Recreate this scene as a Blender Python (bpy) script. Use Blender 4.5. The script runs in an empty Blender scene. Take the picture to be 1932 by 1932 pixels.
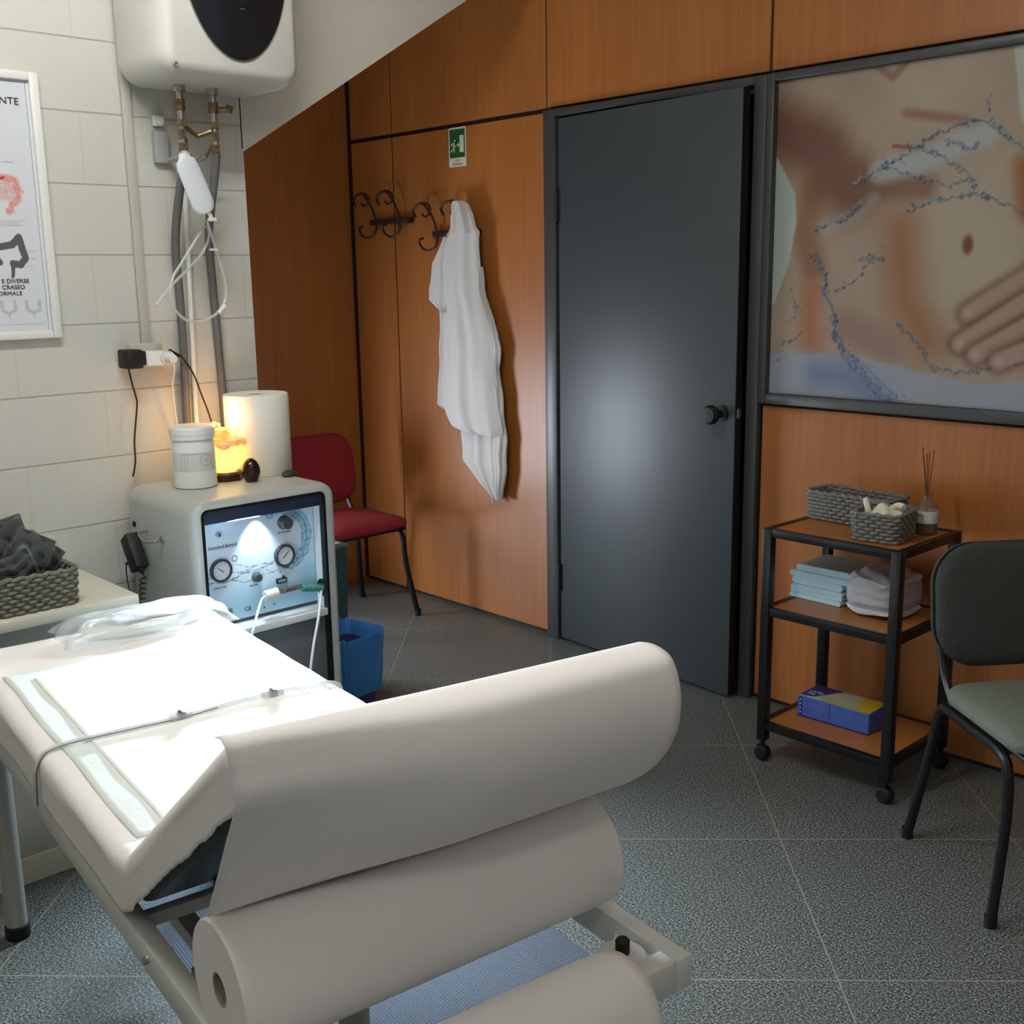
import bpy, bmesh, math, random
import numpy as np
from mathutils import Vector, Matrix
random.seed(7)
PI = math.pi
SC = bpy.context.scene
COL = SC.collection

# ------------------------------------------------------------------ camera
def make_camera():
    yaw, pitch, roll, f = -0.820124, -0.209503, -0.0156868, 2116.8
    fw = Vector((math.sin(yaw)*math.cos(pitch), math.cos(yaw)*math.cos(pitch), math.sin(pitch)))
    r = Vector((math.cos(yaw), -math.sin(yaw), 0)); u = r.cross(fw)
    r2 = r*math.cos(roll)+u*math.sin(roll); u2 = -r*math.sin(roll)+u*math.cos(roll)
    cam = bpy.data.cameras.new('camera'); cam.sensor_width = 36; cam.lens = f/1932*36; cam.clip_start = .05
    o = bpy.data.objects.new('camera', cam); COL.objects.link(o)
    m = Matrix((( r2.x, u2.x, -fw.x, 0), (r2.y, u2.y, -fw.y, 0), (r2.z, u2.z, -fw.z, 1.55), (0, 0, 0, 1)))
    o.matrix_world = m
    SC.camera = o
make_camera()
w = bpy.data.worlds.new('world'); SC.world = w; w.use_nodes = True
w.node_tree.nodes['Background'].inputs[0].default_value = (.6, .7, .8, 1)
w.node_tree.nodes['Background'].inputs[1].default_value = .3
SC.view_settings.view_transform = 'Standard'; SC.view_settings.look = 'None'
SC.view_settings.exposure = 0.0; SC.view_settings.gamma = 1.0; SC.view_settings.use_curve_mapping = False
CEIL_TUBE = 42.0      # emission of the ceiling tubes
LED_W = 32.0         # machine lamp, watts
LED_PANEL = 1.6
SALT_W = .8        # salt lamp, watts
WINDOW_E = 30.0      # little window in the recess
CEILZ = 3.05

# ------------------------------------------------------------------ materials
MATS = {}
def srgb(r, g, b):
    f = lambda c: (c/255/12.92) if c/255 <= .04045 else ((c/255+.055)/1.055)**2.4
    return (f(r), f(g), f(b), 1)
def newmat(name):
    m = bpy.data.materials.new(name); m.use_nodes = True
    nt = m.node_tree; b = nt.nodes['Principled BSDF']
    MATS[name] = m
    return m, nt, b
def mat(name, col, rough=.5, metal=0, noise=0, nscale=40, bump=0, bscale=200, spec=.5, emit=None, es=0, trans=0, alpha=1, ior=1.45, sheen=0, stretch=None):
    if name in MATS: return MATS[name]
    m, nt, b = newmat(name)
    c = srgb(*col)
    b.inputs['Base Color'].default_value = c
    b.inputs['Roughness'].default_value = rough; b.inputs['Metallic'].default_value = metal
    b.inputs['Specular IOR Level'].default_value = spec; b.inputs['IOR'].default_value = ior
    b.inputs['Transmission Weight'].default_value = trans; b.inputs['Alpha'].default_value = alpha
    if sheen: b.inputs['Sheen Weight'].default_value = sheen
    if emit: b.inputs['Emission Color'].default_value = srgb(*emit); b.inputs['Emission Strength'].default_value = es
    tc = nt.nodes.new('ShaderNodeTexCoord')
    src = tc.outputs['Object']
    if stretch:
        mp = nt.nodes.new('ShaderNodeMapping'); mp.inputs['Scale'].default_value = stretch
        nt.links.new(src, mp.inputs[0]); src = mp.outputs[0]
    if noise:
        n = nt.nodes.new('ShaderNodeTexNoise'); n.inputs['Scale'].default_value = nscale; n.inputs['Detail'].default_value = 4
        nt.links.new(src, n.inputs['Vector'])
        r = nt.nodes.new('ShaderNodeValToRGB'); r.color_ramp.elements[0].position = .3; r.color_ramp.elements[1].position = .7
        r.color_ramp.elements[0].color = tuple(max(0, x*(1-noise)) for x in c[:3])+(1,)
        r.color_ramp.elements[1].color = tuple(min(1, x*(1+noise)) for x in c[:3])+(1,)
        nt.links.new(n.outputs['Fac'], r.inputs[0]); nt.links.new(r.outputs[0], b.inputs['Base Color'])
    if bump:
        n = nt.nodes.new('ShaderNodeTexNoise'); n.inputs['Scale'].default_value = bscale; n.inputs['Detail'].default_value = 3
        nt.links.new(src, n.inputs['Vector'])
        bp = nt.nodes.new('ShaderNodeBump'); bp.inputs['Strength'].default_value = bump; bp.inputs['Distance'].default_value = .004
        nt.links.new(n.outputs['Fac'], bp.inputs['Height']); nt.links.new(bp.outputs[0], b.inputs['Normal'])
    return m
def film(name, col=(235, 240, 245), opac=.35, rough=.12, bump=.6, bscale=35):
    if name in MATS: return MATS[name]
    m, nt, b = newmat(name)
    b.inputs['Base Color'].default_value = srgb(*col); b.inputs['Roughness'].default_value = rough
    tr = nt.nodes.new('ShaderNodeBsdfTransparent'); mx = nt.nodes.new('ShaderNodeMixShader'); mx.inputs[0].default_value = opac
    out = nt.nodes['Material Output']
    nt.links.new(tr.outputs[0], mx.inputs[1]); nt.links.new(b.outputs[0], mx.inputs[2]); nt.links.new(mx.outputs[0], out.inputs[0])
    n = nt.nodes.new('ShaderNodeTexNoise'); n.inputs['Scale'].default_value = bscale; n.inputs['Detail'].default_value = 5
    tc = nt.nodes.new('ShaderNodeTexCoord'); nt.links.new(tc.outputs['Object'], n.inputs['Vector'])
    bp = nt.nodes.new('ShaderNodeBump'); bp.inputs['Strength'].default_value = bump; bp.inputs['Distance'].default_value = .02
    nt.links.new(n.outputs['Fac'], bp.inputs['Height']); nt.links.new(bp.outputs[0], b.inputs['Normal'])
    return m
def wood(name, c1, c2, rough=.38, sc=1.0):
    m, nt, b = newmat(name)
    tc = nt.nodes.new('ShaderNodeTexCoord')
    mp = nt.nodes.new('ShaderNodeMapping'); mp.inputs['Scale'].default_value = (22*sc, 22*sc, .8*sc)
    n = nt.nodes.new('ShaderNodeTexNoise'); n.inputs['Scale'].default_value = 3; n.inputs['Detail'].default_value = 8; n.inputs['Roughness'].default_value = .65
    n2 = nt.nodes.new('ShaderNodeTexNoise'); n2.inputs['Scale'].default_value = 2.2; n2.inputs['Detail'].default_value = 2
    mp2 = nt.nodes.new('ShaderNodeMapping'); mp2.inputs['Scale'].default_value = (2, 2, .35)
    r = nt.nodes.new('ShaderNodeValToRGB'); r.color_ramp.elements[0].position = .3; r.color_ramp.elements[1].position = .72
    r.color_ramp.elements[0].color = srgb(*c1); r.color_ramp.elements[1].color = srgb(*c2)
    ma = nt.nodes.new('ShaderNodeMath'); ma.operation = 'MULTIPLY_ADD'; ma.inputs[1].default_value = .55
    mb = nt.nodes.new('ShaderNodeMath'); mb.operation = 'MULTIPLY'; mb.inputs[1].default_value = .45
    L = nt.links.new
    L(tc.outputs['Object'], mp.inputs[0]); L(mp.outputs[0], n.inputs['Vector']); L(tc.outputs['Object'], mp2.inputs[0]); L(mp2.outputs[0], n2.inputs['Vector'])
    L(n2.outputs['Fac'], mb.inputs[0]); L(n.outputs['Fac'], ma.inputs[0]); L(mb.outputs[0], ma.inputs[2]); L(ma.outputs[0], r.inputs[0]); L(r.outputs[0], b.inputs['Base Color'])
    b.inputs['Roughness'].default_value = rough
    return m
def vcol(name, rough=.4, mode='Col', spec=.4):
    m, nt, b = newmat(name)
    a = nt.nodes.new('ShaderNodeVertexColor'); a.layer_name = mode
    nt.links.new(a.outputs['Color'], b.inputs['Base Color']); b.inputs['Roughness'].default_value = rough
    b.inputs['Specular IOR Level'].default_value = spec
    return m
def floor_mat():
    m, nt, b = newmat('granite_tiles'); L = nt.links.new; N = nt.nodes.new
    tc = N('ShaderNodeTexCoord')
    n = N('ShaderNodeTexNoise'); n.inputs['Scale'].default_value = 185; n.inputs['Detail'].default_value = 3; n.inputs['Roughness'].default_value = .8
    r = N('ShaderNodeValToRGB'); e = r.color_ramp.elements
    e[0].position = .4; e[0].color = srgb(34, 38, 39); e[1].position = .64; e[1].color = srgb(154, 157, 150)
    x = e.new(.5); x.color = srgb(80, 85, 84)
    L(tc.outputs['Object'], n.inputs['Vector']); L(n.outputs['Fac'], r.inputs[0])
    mp = N('ShaderNodeMapping'); mp.vector_type = 'POINT'; mp.inputs['Rotation'].default_value = (0, 0, -PI/4)
    # rotated frame: a=(x+y)/sqrt2 lines, b=(y-x)/sqrt2 lines
    mp.inputs['Location'].default_value = (.004, -2.247+.3185*0, 0)
    L(tc.outputs['Object'], mp.inputs[0])
    br = N('ShaderNodeTexBrick'); br.offset = 0; br.inputs['Scale'].default_value = 1; br.inputs['Brick Width'].default_value = .636; br.inputs['Row Height'].default_value = .636
    br.inputs['Mortar Size'].default_value = .0022; br.inputs['Mortar Smooth'].default_value = .2; br.inputs['Bias'].default_value = 0
    L(mp.outputs[0], br.inputs['Vector'])
    mx = N('ShaderNodeMix'); mx.data_type = 'RGBA'; L(br.outputs['Fac'], mx.inputs[0]); L(r.outputs[0], mx.inputs[6]); mx.inputs[7].default_value = srgb(134, 134, 120)
    L(mx.outputs[2], b.inputs['Base Color']); b.inputs['Roughness'].default_value = .42
    return m
def block_mat():
    m, nt, b = newmat('painted_blocks'); L = nt.links.new; N = nt.nodes.new
    tc = N('ShaderNodeTexCoord'); sp = N('ShaderNodeSeparateXYZ'); L(tc.outputs['Object'], sp.inputs[0])
    ay = N('ShaderNodeMath'); ay.operation = 'ADD'; ay.inputs[1].default_value = 20*.49-1.39
    az = N('ShaderNodeMath'); az.operation = 'ADD'; az.inputs[1].default_value = 20*.1965-1.62
    L(sp.outputs['Y'], ay.inputs[0]); L(sp.outputs['Z'], az.inputs[0])
    cb = N('ShaderNodeCombineXYZ'); L(ay.outputs[0], cb.inputs[0]); L(az.outputs[0], cb.inputs[1])
    br = N('ShaderNodeTexBrick'); br.offset = .5; br.inputs['Scale'].default_value = 1; br.inputs['Brick Width'].default_value = .49; br.inputs['Row Height'].default_value = .1965
    br.inputs['Mortar Size'].default_value = .0032; br.inputs['Mortar Smooth'].default_value = .6; br.inputs['Bias'].default_value = 0
    L(cb.outputs[0], br.inputs['Vector'])
    b2 = N('ShaderNodeTexBrick'); b2.offset = .5; b2.inputs['Scale'].default_value = 1; b2.inputs['Brick Width'].default_value = 90; b2.inputs['Row Height'].default_value = .1965
    b2.inputs['Mortar Size'].default_value = .0026; b2.inputs['Mortar Smooth'].default_value = .6; b2.inputs['Bias'].default_value = 0; L(cb.outputs[0], b2.inputs['Vector'])
    fa = N('ShaderNodeMath'); fa.operation = 'MULTIPLY'; fa.inputs[1].default_value = .22; L(br.outputs['Fac'], fa.inputs[0])
    fm = N('ShaderNodeMath'); fm.operation = 'MAXIMUM'; L(fa.outputs[0], fm.inputs[0]); L(b2.outputs['Fac'], fm.inputs[1])
    n = N('ShaderNodeTexNoise'); n.inputs['Scale'].default_value = 60; n.inputs['Detail'].default_value = 6; L(tc.outputs['Object'], n.inputs['Vector'])
    mx = N('ShaderNodeMix'); mx.data_type = 'RGBA'; L(fm.outputs[0], mx.inputs[0]); mx.inputs[6].default_value = srgb(194, 193, 184); mx.inputs[7].default_value = srgb(166, 163, 148)
    L(mx.outputs[2], b.inputs['Base Color']); b.inputs['Roughness'].default_value = .55
    h = N('ShaderNodeMath'); h.operation = 'MULTIPLY_ADD'; h.inputs[1].default_value = -1.4; L(fm.outputs[0], h.inputs[0]); L(n.outputs['Fac'], h.inputs[2])
    bp = N('ShaderNodeBump'); bp.inputs['Strength'].default_value = .55; bp.inputs['Distance'].default_value = .004; L(h.outputs[0], bp.inputs['Height']); L(bp.outputs[0], b.inputs['Normal'])
    return m
def emis(name, col, s):
    if name in MATS: return MATS[name]
    m = bpy.data.materials.new(name); m.use_nodes = True; nt = m.node_tree; nt.nodes.clear()
    e = nt.nodes.new('ShaderNodeEmission'); e.inputs[0].default_value = srgb(*col); e.inputs[1].default_value = s
    o = nt.nodes.new('ShaderNodeOutputMaterial'); nt.links.new(e.outputs[0], o.inputs[0]); MATS[name] = m
    return m
FLOOR = floor_mat(); BLOCK = block_mat()
PANEL = wood('cherry_laminate', (142, 83, 36), (174, 108, 51), .42)
SHELFW = wood('shelf_laminate', (150, 94, 44), (176, 114, 58), .4, 1.5)
GROOVE = mat('dark_groove', (40, 18, 10), .6)
WHITE = mat('white_paint', (208, 203, 190), .6, bump=.25, bscale=60)
CEILM = mat('ceiling_paint', (222, 218, 205), .7)
DOORM = mat('door_grey', (58, 65, 68), .43, bump=.05, bscale=400, spec=.55)
FRAMEM = mat('anodised_frame', (72, 73, 74), .4, .3)
BLACK = mat('black_metal', (16, 16, 18), .35, spec=.5)
BLACKP = mat('black_plastic', (16, 17, 18), .6)
RUBBER = mat('black_rubber', (14, 14, 14), .7)
STEEL = mat('bare_steel', (170, 172, 172), .25, .9)
BRASS = mat('old_brass', (122, 104, 76), .45, .7, noise=.4, nscale=90)
BOILW = mat('boiler_white', (208, 207, 198), .3)
MACH = mat('machine_grey', (168, 172, 168), .38, noise=.06, nscale=150)
WPLAS = mat('white_plastic', (222, 222, 218), .35)
GPLAS = mat('grey_plastic', (165, 168, 166), .45)
PIPEM = mat('grey_sleeve', (98, 98, 97), .6, bump=.3, bscale=150)
CONDM = mat('grey_conduit', (182, 180, 166), .5)
PAPER = mat('couch_paper', (240, 235, 232), .85, bump=.12, bscale=120)
PAPER2 = mat('towel_paper', (232, 228, 216), .9, bump=.35, bscale=130)
VINYL = mat('dark_vinyl', (36, 44, 54), .45)
CFRAME = mat('couch_enamel', (214, 214, 208), .32)
LEGM = mat('satin_alu', (176, 174, 164), .38, .5)
PADB = mat('pad_border', (224, 230, 226), .6, bump=.15, bscale=90)
PADW = mat('pad_white', (246, 246, 243), .85, bump=.2, bscale=45)
FILM = film('clear_film'); FILM2 = film('milky_film', (225, 228, 236), .5, .2)
TUBE = film('clear_tube', (215, 218, 215), .6, .15, 0)
RED = mat('red_fabric', (132, 24, 34), .9, noise=.15, nscale=300, bump=.3, bscale=500)
GREYF = mat('charcoal_fabric', (58, 60, 57), .95, noise=.35, nscale=260, bump=.4, bscale=500)
GREYS = mat('olive_grey_fabric', (98, 104, 92), .95, noise=.3, nscale=260, bump=.4, bscale=500)
ROPE = mat('grey_rope', (118, 117, 112), .75, noise=.3, nscale=160, bump=.4, bscale=400)
ROPE2 = mat('taupe_rope', (112, 110, 98), .75, noise=.3, nscale=160, bump=.4, bscale=400)
BLUEP = mat('pale_blue_pad', (186, 220, 234), .8, bump=.3, bscale=80)
GLOVE = mat('cream_latex', (226, 222, 196), .6, bump=.3, bscale=70)
BLUEB = film('blue_bag', (66, 140, 208), .85, .25, .5, 16)
TEAL = mat('teal_plastic', (52, 82, 84), .4)
IRON = mat('wrought_iron', (34, 24, 20), .5)
COATM = mat('nonwoven_white', (192, 189, 186), .9, bump=.4, bscale=60)

# ------------------------------------------------------------------ mesh helpers
class MB:
    def __init__(s): s.bm = bmesh.new(); s.mi = 0
    def _tag(s, faces):
        for f in faces: f.material_index = s.mi
    def box(s, a, b, bev=0, seg=2, M=None):
        r = bmesh.ops.create_cube(s.bm, size=1); vs = r['verts']
        c = [(a[i]+b[i])/2 for i in range(3)]; d = [abs(b[i]-a[i]) for i in range(3)]
        for v in vs: v.co = Vector((c[0]+v.co.x*d[0], c[1]+v.co.y*d[1], c[2]+v.co.z*d[2]))
        fs = set(f for v in vs for f in v.link_faces)
        if bev:
            es = list(set(e for v in vs for e in v.link_edges))
            rr = bmesh.ops.bevel(s.bm, geom=es, offset=bev, segments=seg, affect='EDGES', profile=.5)
            fs = set(rr['faces']); vs = set(v for f in fs for v in f.verts)
            fs |= set(f for v in vs for f in v.link_faces); vs = set(v for f in fs for v in f.verts)
        if M is not None:
            for v in vs: v.co = M @ v.co
        s._tag(fs); return list(vs)
    def ring(s, loops, closed=True, cap0=False, cap1=False, wrap=False):
        VL = [[s.bm.verts.new(p) for p in lp] for lp in loops]; fs = []
        n = len(VL[0]); m = len(VL)
        for i in range(m if wrap else m-1):
            A = VL[i]; B = VL[(i+1) % m]
            for j in range(n if closed else n-1):
                k = (j+1) % n
                fs.append(s.bm.faces.new((A[j], A[k], B[k], B[j])))
        if cap0: fs.append(s.bm.faces.new(list(reversed(VL[0]))))
        if cap1: fs.append(s.bm.faces.new(VL[-1]))
        s._tag(fs); return VL
    def tube(s, pts, r, n=10, cap=True, closed=False, flat=1.0):
        P = [Vector(p) for p in pts]; m = len(P)
        rr = r if isinstance(r, (list, tuple)) else [r]*m
        loops = []; prev = None
        for i in range(m):
            if closed: t = P[(i+1) % m]-P[i-1]
            else: t = P[min(i+1, m-1)]-P[max(i-1, 0)]
            t.normalize()
            if prev is None:
                a = Vector((0, 0, 1)) if abs(t.z) < .9 else Vector((1, 0, 0))
                x = t.cross(a).normalized()
            else: x = (prev-t*prev.dot(t)).normalized()
            prev = x; y = t.cross(x)
            loops.append([P[i]+x*math.cos(2*PI*k/n)*rr[i]+y*math.sin(2*PI*k/n)*rr[i]*flat for k in range(n)])
        s.ring(loops, cap0=cap and not closed, cap1=cap and not closed, wrap=closed)
    def lathe(s, prof, c=(0, 0, 0), n=32, axis='z', M=None):
        loops = []
        for r, z in prof:
            lp = []
            for k in range(n):
                a = 2*PI*k/n; x, y = r*math.cos(a), r*math.sin(a)
                p = {'z': (x, y, z), 'x': (z, x, y), 'y': (x, z, -y) if False else (y, z, x)}[axis]
                p = Vector(p)+Vector(c)
                if M is not None: p = M @ p
                lp.append(p)
            loops.append(lp)
        s.ring(loops, cap0=prof[0][0] > 1e-6, cap1=prof[-1][0] > 1e-6)
    def cyl(s, a, b, r, n=24, r2=None):
        s.tube([a, b], [r, r if r2 is None else r2], n)
    def prism(s, poly, a, b, ax='y'):
        # poly: list of 2D points; extruded along ax from a to b
        def P(p, t): return {'y': (p[0], t, p[1]), 'x': (t, p[0], p[1]), 'z': (p[0], p[1], t)}[ax]
        A = [s.bm.verts.new(P(p, a)) for p in poly]; B = [s.bm.verts.new(P(p, b)) for p in poly]
        n = len(poly); fs = [s.bm.faces.new((A[i], A[(i+1) % n], B[(i+1) % n], B[i])) for i in range(n)]
        fs.append(s.bm.faces.new(list(reversed(A)))); fs.append(s.bm.faces.new(B)); s._tag(fs)
    def grid(s, fn, nu, nv):
        V = [[s.bm.verts.new(fn(i/nu, j/nv)) for j in range(nv+1)] for i in range(nu+1)]
        s._tag([s.bm.faces.new((V[i][j], V[i+1][j], V[i+1][j+1], V[i][j+1])) for i in range(nu) for j in range(nv)])
    def build(s, name, mats, parent=None, off=None, angle=35, solid=0, sub=0, recalc=True, merge=0):
        if merge: bmesh.ops.remove_doubles(s.bm, verts=s.bm.verts, dist=merge)
        if recalc: bmesh.ops.recalc_face_normals(s.bm, faces=s.bm.faces)
        if off is not None:
            for v in s.bm.verts: v.co -= Vector(off)
        me = bpy.data.meshes.new(name); s.bm.to_mesh(me); s.bm.free()
        for m in (mats if isinstance(mats, (list, tuple)) else [mats]): me.materials.append(m)
        me.shade_smooth(); me.set_sharp_from_angle(angle=math.radians(angle))
        o = bpy.data.objects.new(name, me); COL.objects.link(o)
        if parent is not None: o.parent = parent
        if solid:
            md = o.modifiers.new('thickness', 'SOLIDIFY'); md.thickness = solid; md.offset = -1
        if sub:
            md = o.modifiers.new('smooth', 'SUBSURF'); md.levels = sub; md.render_levels = sub
        return o
def tag(o, label, cat, group=None, kind=None):
    if label: o['label'] = label
    if cat: o['category'] = cat
    if group: o['group'] = group
    if kind: o['kind'] = kind
    return o
def thing(name, loc, label, cat, rz=0, group=None):
    o = bpy.data.objects.new(name, None); COL.objects.link(o); o.empty_display_size = .1
    o.location = loc; o.rotation_euler = (0, 0, rz)
    return tag(o, label, cat, group)
def struct(o): o['kind'] = 'structure'; return o
def text(body, size, m, parent, loc, rot, name='lettering', sx=1.0, align='CENTER', ext=.0004):
    cu = bpy.data.curves.new(name, 'FONT'); cu.body = body; cu.size = size; cu.extrude = ext; cu.align_x = align
    t = bpy.data.objects.new('tmp', cu); COL.objects.link(t)
    dg = bpy.context.evaluated_depsgraph_get(); me = bpy.data.meshes.new_from_object(t.evaluated_get(dg))
    bpy.data.objects.remove(t)
    me.materials.clear(); me.materials.append(m)
    o = bpy.data.objects.new(name, me); COL.objects.link(o); o.parent = parent
    o.location = loc; o.rotation_euler = rot; o.scale = (sx, 1, 1)
    return o
RX = (PI/2, 0, PI/2)     # reads along +y, faces +x
RY = (PI/2, 0, 0)        # reads along +x, faces -y
def rrect(a0, b0, a1, b1, r, n=6, rb=None):
    rb = r if rb is None else rb; out = []
    for cx, cy, s, q in ((a1-r, b1-r, 0, r), (a0+r, b1-r, 1, r), (a0+rb, b0+rb, 2, rb), (a1-rb, b0+rb, 3, rb)):
        for k in range(n+1):
            t = PI/2*(s+k/n); out.append((cx+q*math.cos(t), cy+q*math.sin(t)))
    return out
def paint(name, A0, A1, B0, B1, na, nb, to3, fn, m, parent=None, off=(0, 0, 0)):
    """flat picture whose print is a colour attribute; fn(A,B arrays)->rgb array in 0..255"""
    a = np.linspace(A0, A1, na+1); b = np.linspace(B0, B1, nb+1)
    A, B = np.meshgrid(a, b, indexing='ij'); C = fn(A, B)
    co = to3(A.ravel(), B.ravel())-np.array(off)
    idx = np.arange((na+1)*(nb+1)).reshape(na+1, nb+1)
    F = np.stack([idx[:-1, :-1], idx[1:, :-1], idx[1:, 1:], idx[:-1, 1:]], -1).reshape(-1, 4)
    me = bpy.data.meshes.new(name); me.from_pydata(co.tolist(), [], F.tolist())
    ca = me.color_attributes.new('Col', 'FLOAT_COLOR', 'POINT')
    c = np.clip(C.reshape(-1, 3)/255, 0, 1); c = np.where(c <= .04045, c/12.92, ((c+.055)/1.055)**2.4)
    ca.data.foreach_set('color', np.concatenate([c, np.ones((len(c), 1))], 1).ravel())
    me.materials.append(m)
    o = bpy.data.objects.new(name, me); COL.objects.link(o); o.parent = parent
    return o
def smooth(x, a, b):
    t = np.clip((x-a)/(b-a), 0, 1); return t*t*(3-2*t)
def seg_d(A, B, pts):
    d = np.full(A.shape, 9.)
    for (x0, y0), (x1, y1) in zip(pts[:-1], pts[1:]):
        L = (x1-x0)**2+(y1-y0)**2+1e-12; t = np.clip(((A-x0)*(x1-x0)+(B-y0)*(y1-y0))/L, 0, 1)
        d = np.minimum(d, np.hypot(A-x0-t*(x1-x0), B-y0-t*(y1-y0)))
    return d
def wob(A, B, f, s=0):
    return (np.sin(A*f+s)*np.cos(B*f*1.3+2*s)+np.sin((A+B)*f*1.9+s*3)*.6+np.sin((A-B)*f*3.1+s)*.4+np.sin(A*f*6.1-B*f*4.3)*.25)/2.2
def lay(C, col, w): return C*(1-w[..., None])+np.array(col, float)*w[..., None]

# ------------------------------------------------------------------ room
m = MB(); m.box((-4.8, -1.7, -.1), (1.7, 3.5, 0)); struct(m.build('floor', FLOOR))
m = MB(); m.box((-4.8, -1.7, CEILZ), (1.7, 3.5, CEILZ+.1)); struct(m.build('ceiling', CEILM))
m = MB(); m.box((-3.4, -1.65, 0), (-3.25, 1.905, CEILZ)); struct(m.build('wall_left', BLOCK))
m = MB(); m.prism([(1.9055, 1.936), (3.315, 2.795), (3.315, CEILZ-.001), (1.9055, CEILZ-.001)], -3.30, -3.252, 'x'); struct(m.build('wall_upper', WHITE))
m = MB(); m.box((-3.2515, 1.9, 1.945), (-3.2485, 1.9035, 2.115)); struct(m.build('trim_1', mat('crack_dark', (40, 38, 34), .9)))
m = MB(); m.box((-4.8, .7, 0), (-3.4, .8, CEILZ)); struct(m.build('wall_recess', WHITE))
m = MB()
m.box((-4.78, .8, 0), (-4.675, 1.6, CEILZ)); m.box((-4.78, 1.6, 0), (-4.675, 2.3, .12)); m.box((-4.78, 1.6, 1.02), (-4.675, 2.3, CEILZ)); m.box((-4.78, 2.3, 0), (-4.675, 3.33, CEILZ))
struct(m.build('wall_alcove', PANEL))
GREYW = mat('grey_wall', (190, 190, 188), .7)
m = MB(); m.box((1.6, -1.7, 0), (1.7, 3.5, CEILZ)); struct(m.build('wall_right', GREYW))
m = MB(); m.box((-3.25, -1.7, 0), (1.6, -1.6, CEILZ)); struct(m.build('wall_front', GREYW))
# window in the recess
m = MB()
for a, b in (((1.6, .12), (1.635, 1.02)), ((2.265, .12), (2.3, 1.02)), ((1.635, .12), (2.265, .155)), ((1.635, .985), (2.265, 1.02)), ):
    m.box((-4.76, a[0], a[1]), (-4.69, b[0], b[1]), .004)
wf = m.build('window_1', WPLAS); struct(wf)
m = MB(); m.box((-4.73, 1.635, .155), (-4.725, 2.265, .985)); m.build('pane', emis('daylight_pane', (228, 238, 250), WINDOW_E), wf)
# panelled back wall: dark backing with laminate panels standing proud of the grooves
m = MB(); m.mi = 1; m.box((-4.8, 3.335, 0), (-3.235, 3.45, CEILZ)); m.box((-3.235, 3.335, 2.13), (-2.335, 3.45, CEILZ)); m.box((-2.335, 3.335, 0), (1.7, 3.45, CEILZ)); m.mi = 0
def pan(x0, x1, z0, z1): m.box((x0+.005, 3.32, z0+.005), (x1-.005, 3.3355, z1-.005), .002, 1)
for z0, z1 in ((.012, 2.178), (2.186, CEILZ-.01)):
    pan(-4.665, -4.337, z0, z1); pan(-4.337, -3.322, z0, z1)
pan(-3.322, -2.273, 2.186, CEILZ-.01)
for x0, x1 in ((-2.273, -1.0), (-1.0, .3), (.3, 1.59)): pan(x0, x1, 2.186, CEILZ-.01)
pan(-2.268, -1.0, .012, 1.09); pan(-1.0, .3, .012, 2.178); pan(.3, 1.59, .012, 2.178)
struct(m.build('wall_back', [PANEL, GROOVE]))
m = MB(); m.box((-4.675, 3.31, .012), (-4.664, 3.335, CEILZ-.01)); struct(m.build('trim_2', GROOVE))
# door frame, door leaf standing slightly ajar
m = MB()
m.box((-3.318, 3.295, 0), (-3.252, 3.335, 2.178), .003); m.box((-2.318, 3.295, 0), (-2.27, 3.335, 2.178), .003); m.box((-3.252, 3.295, 2.15), (-2.318, 3.335, 2.178), .003)
m.box((-3.262, 3.33, 0), (-3.235, 3.44, 2.15)); m.box((-2.335, 3.33, 0), (-2.308, 3.44, 2.15)); m.box((-3.262, 3.33, 2.13), (-2.308, 3.44, 2.155))
struct(m.build('trim_3', FRAMEM))
m = MB(); m.box((-3.4, 3.452, 0), (-2.2, 3.47, 2.3)); struct(m.build('doorway_void', mat('void_dark', (6, 6, 7), .9)))  # near-black sheet; its colour stands in for the darkness beyond the door
D = thing('door', (-3.242, 3.31, 0), 'x', 'door', -math.radians(4.2))
del D['label']; del D['category']; D.name = 'door_1'; D['kind'] = 'structure'
m = MB(); m.box((0, -.006, .012), (.925, .032, 2.142), .003); m.mi = 1; m.box((.9235, -.004, .014), (.9262, .03, 2.14)); m.mi = 0
m.build('door_leaf', [DOORM, BLACK], D)
m = MB(); Mx = Matrix.Translation((.868, -.006, 1.055)) @ Matrix.Rotation(PI/2, 4, 'X')
m.lathe([(.028, 0), (.028, .008), (.014, .012), (.013, .035), (.027, .042), (.034, .055), (.034, .068), (.027, .078), (0, .08)], M=Mx)
k = m.build('door_knob', BLACKP, D); k['label'] = 'round black knob'
for z in (.22, 1.75):
    m = MB(); m.cyl((-.004, -.012, z), (-.004, -.012, z+.12), .009, 12); m.build('hinge', BLACKP, D)
m = MB(); m.box((.9255, .004, 1.04), (.928, .022, 1.075), .001); m.build('latch_plate', STEEL, D)

# ceiling fixtures (fluorescent)
def ceiling_light(x, y, lab, s):
    t = thing('ceiling_light', (x, y, CEILZ), lab, 'ceiling light', 0, 'ceiling lights')
    m = MB(); m.box((-.09, -.62, -.055), (.09, .62, -.001), .01); m.build('housing', WPLAS, t)
    for dx in (-.045, .045):
        m = MB(); m.cyl((dx, -.58, -.07), (dx, .58, -.07), .013, 12); m.build('tube', emis('tube_glow%g' % s, (250, 250, 246), s), t)
ceiling_light(-1.95, .78, 'fluorescent tube light on the ceiling over the couch', CEIL_TUBE*3.5)
ceiling_light(-.5, 1.2, 'fluorescent tube light on the ceiling nearer the wall picture', CEIL_TUBE*.55)
ceiling_light(.25, -.75, 'added fill light, a tube fixture on the ceiling behind the foot of the couch', CEIL_TUBE*.7)  # added fill fixture, out of view, to brighten the paper flap and roll

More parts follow.
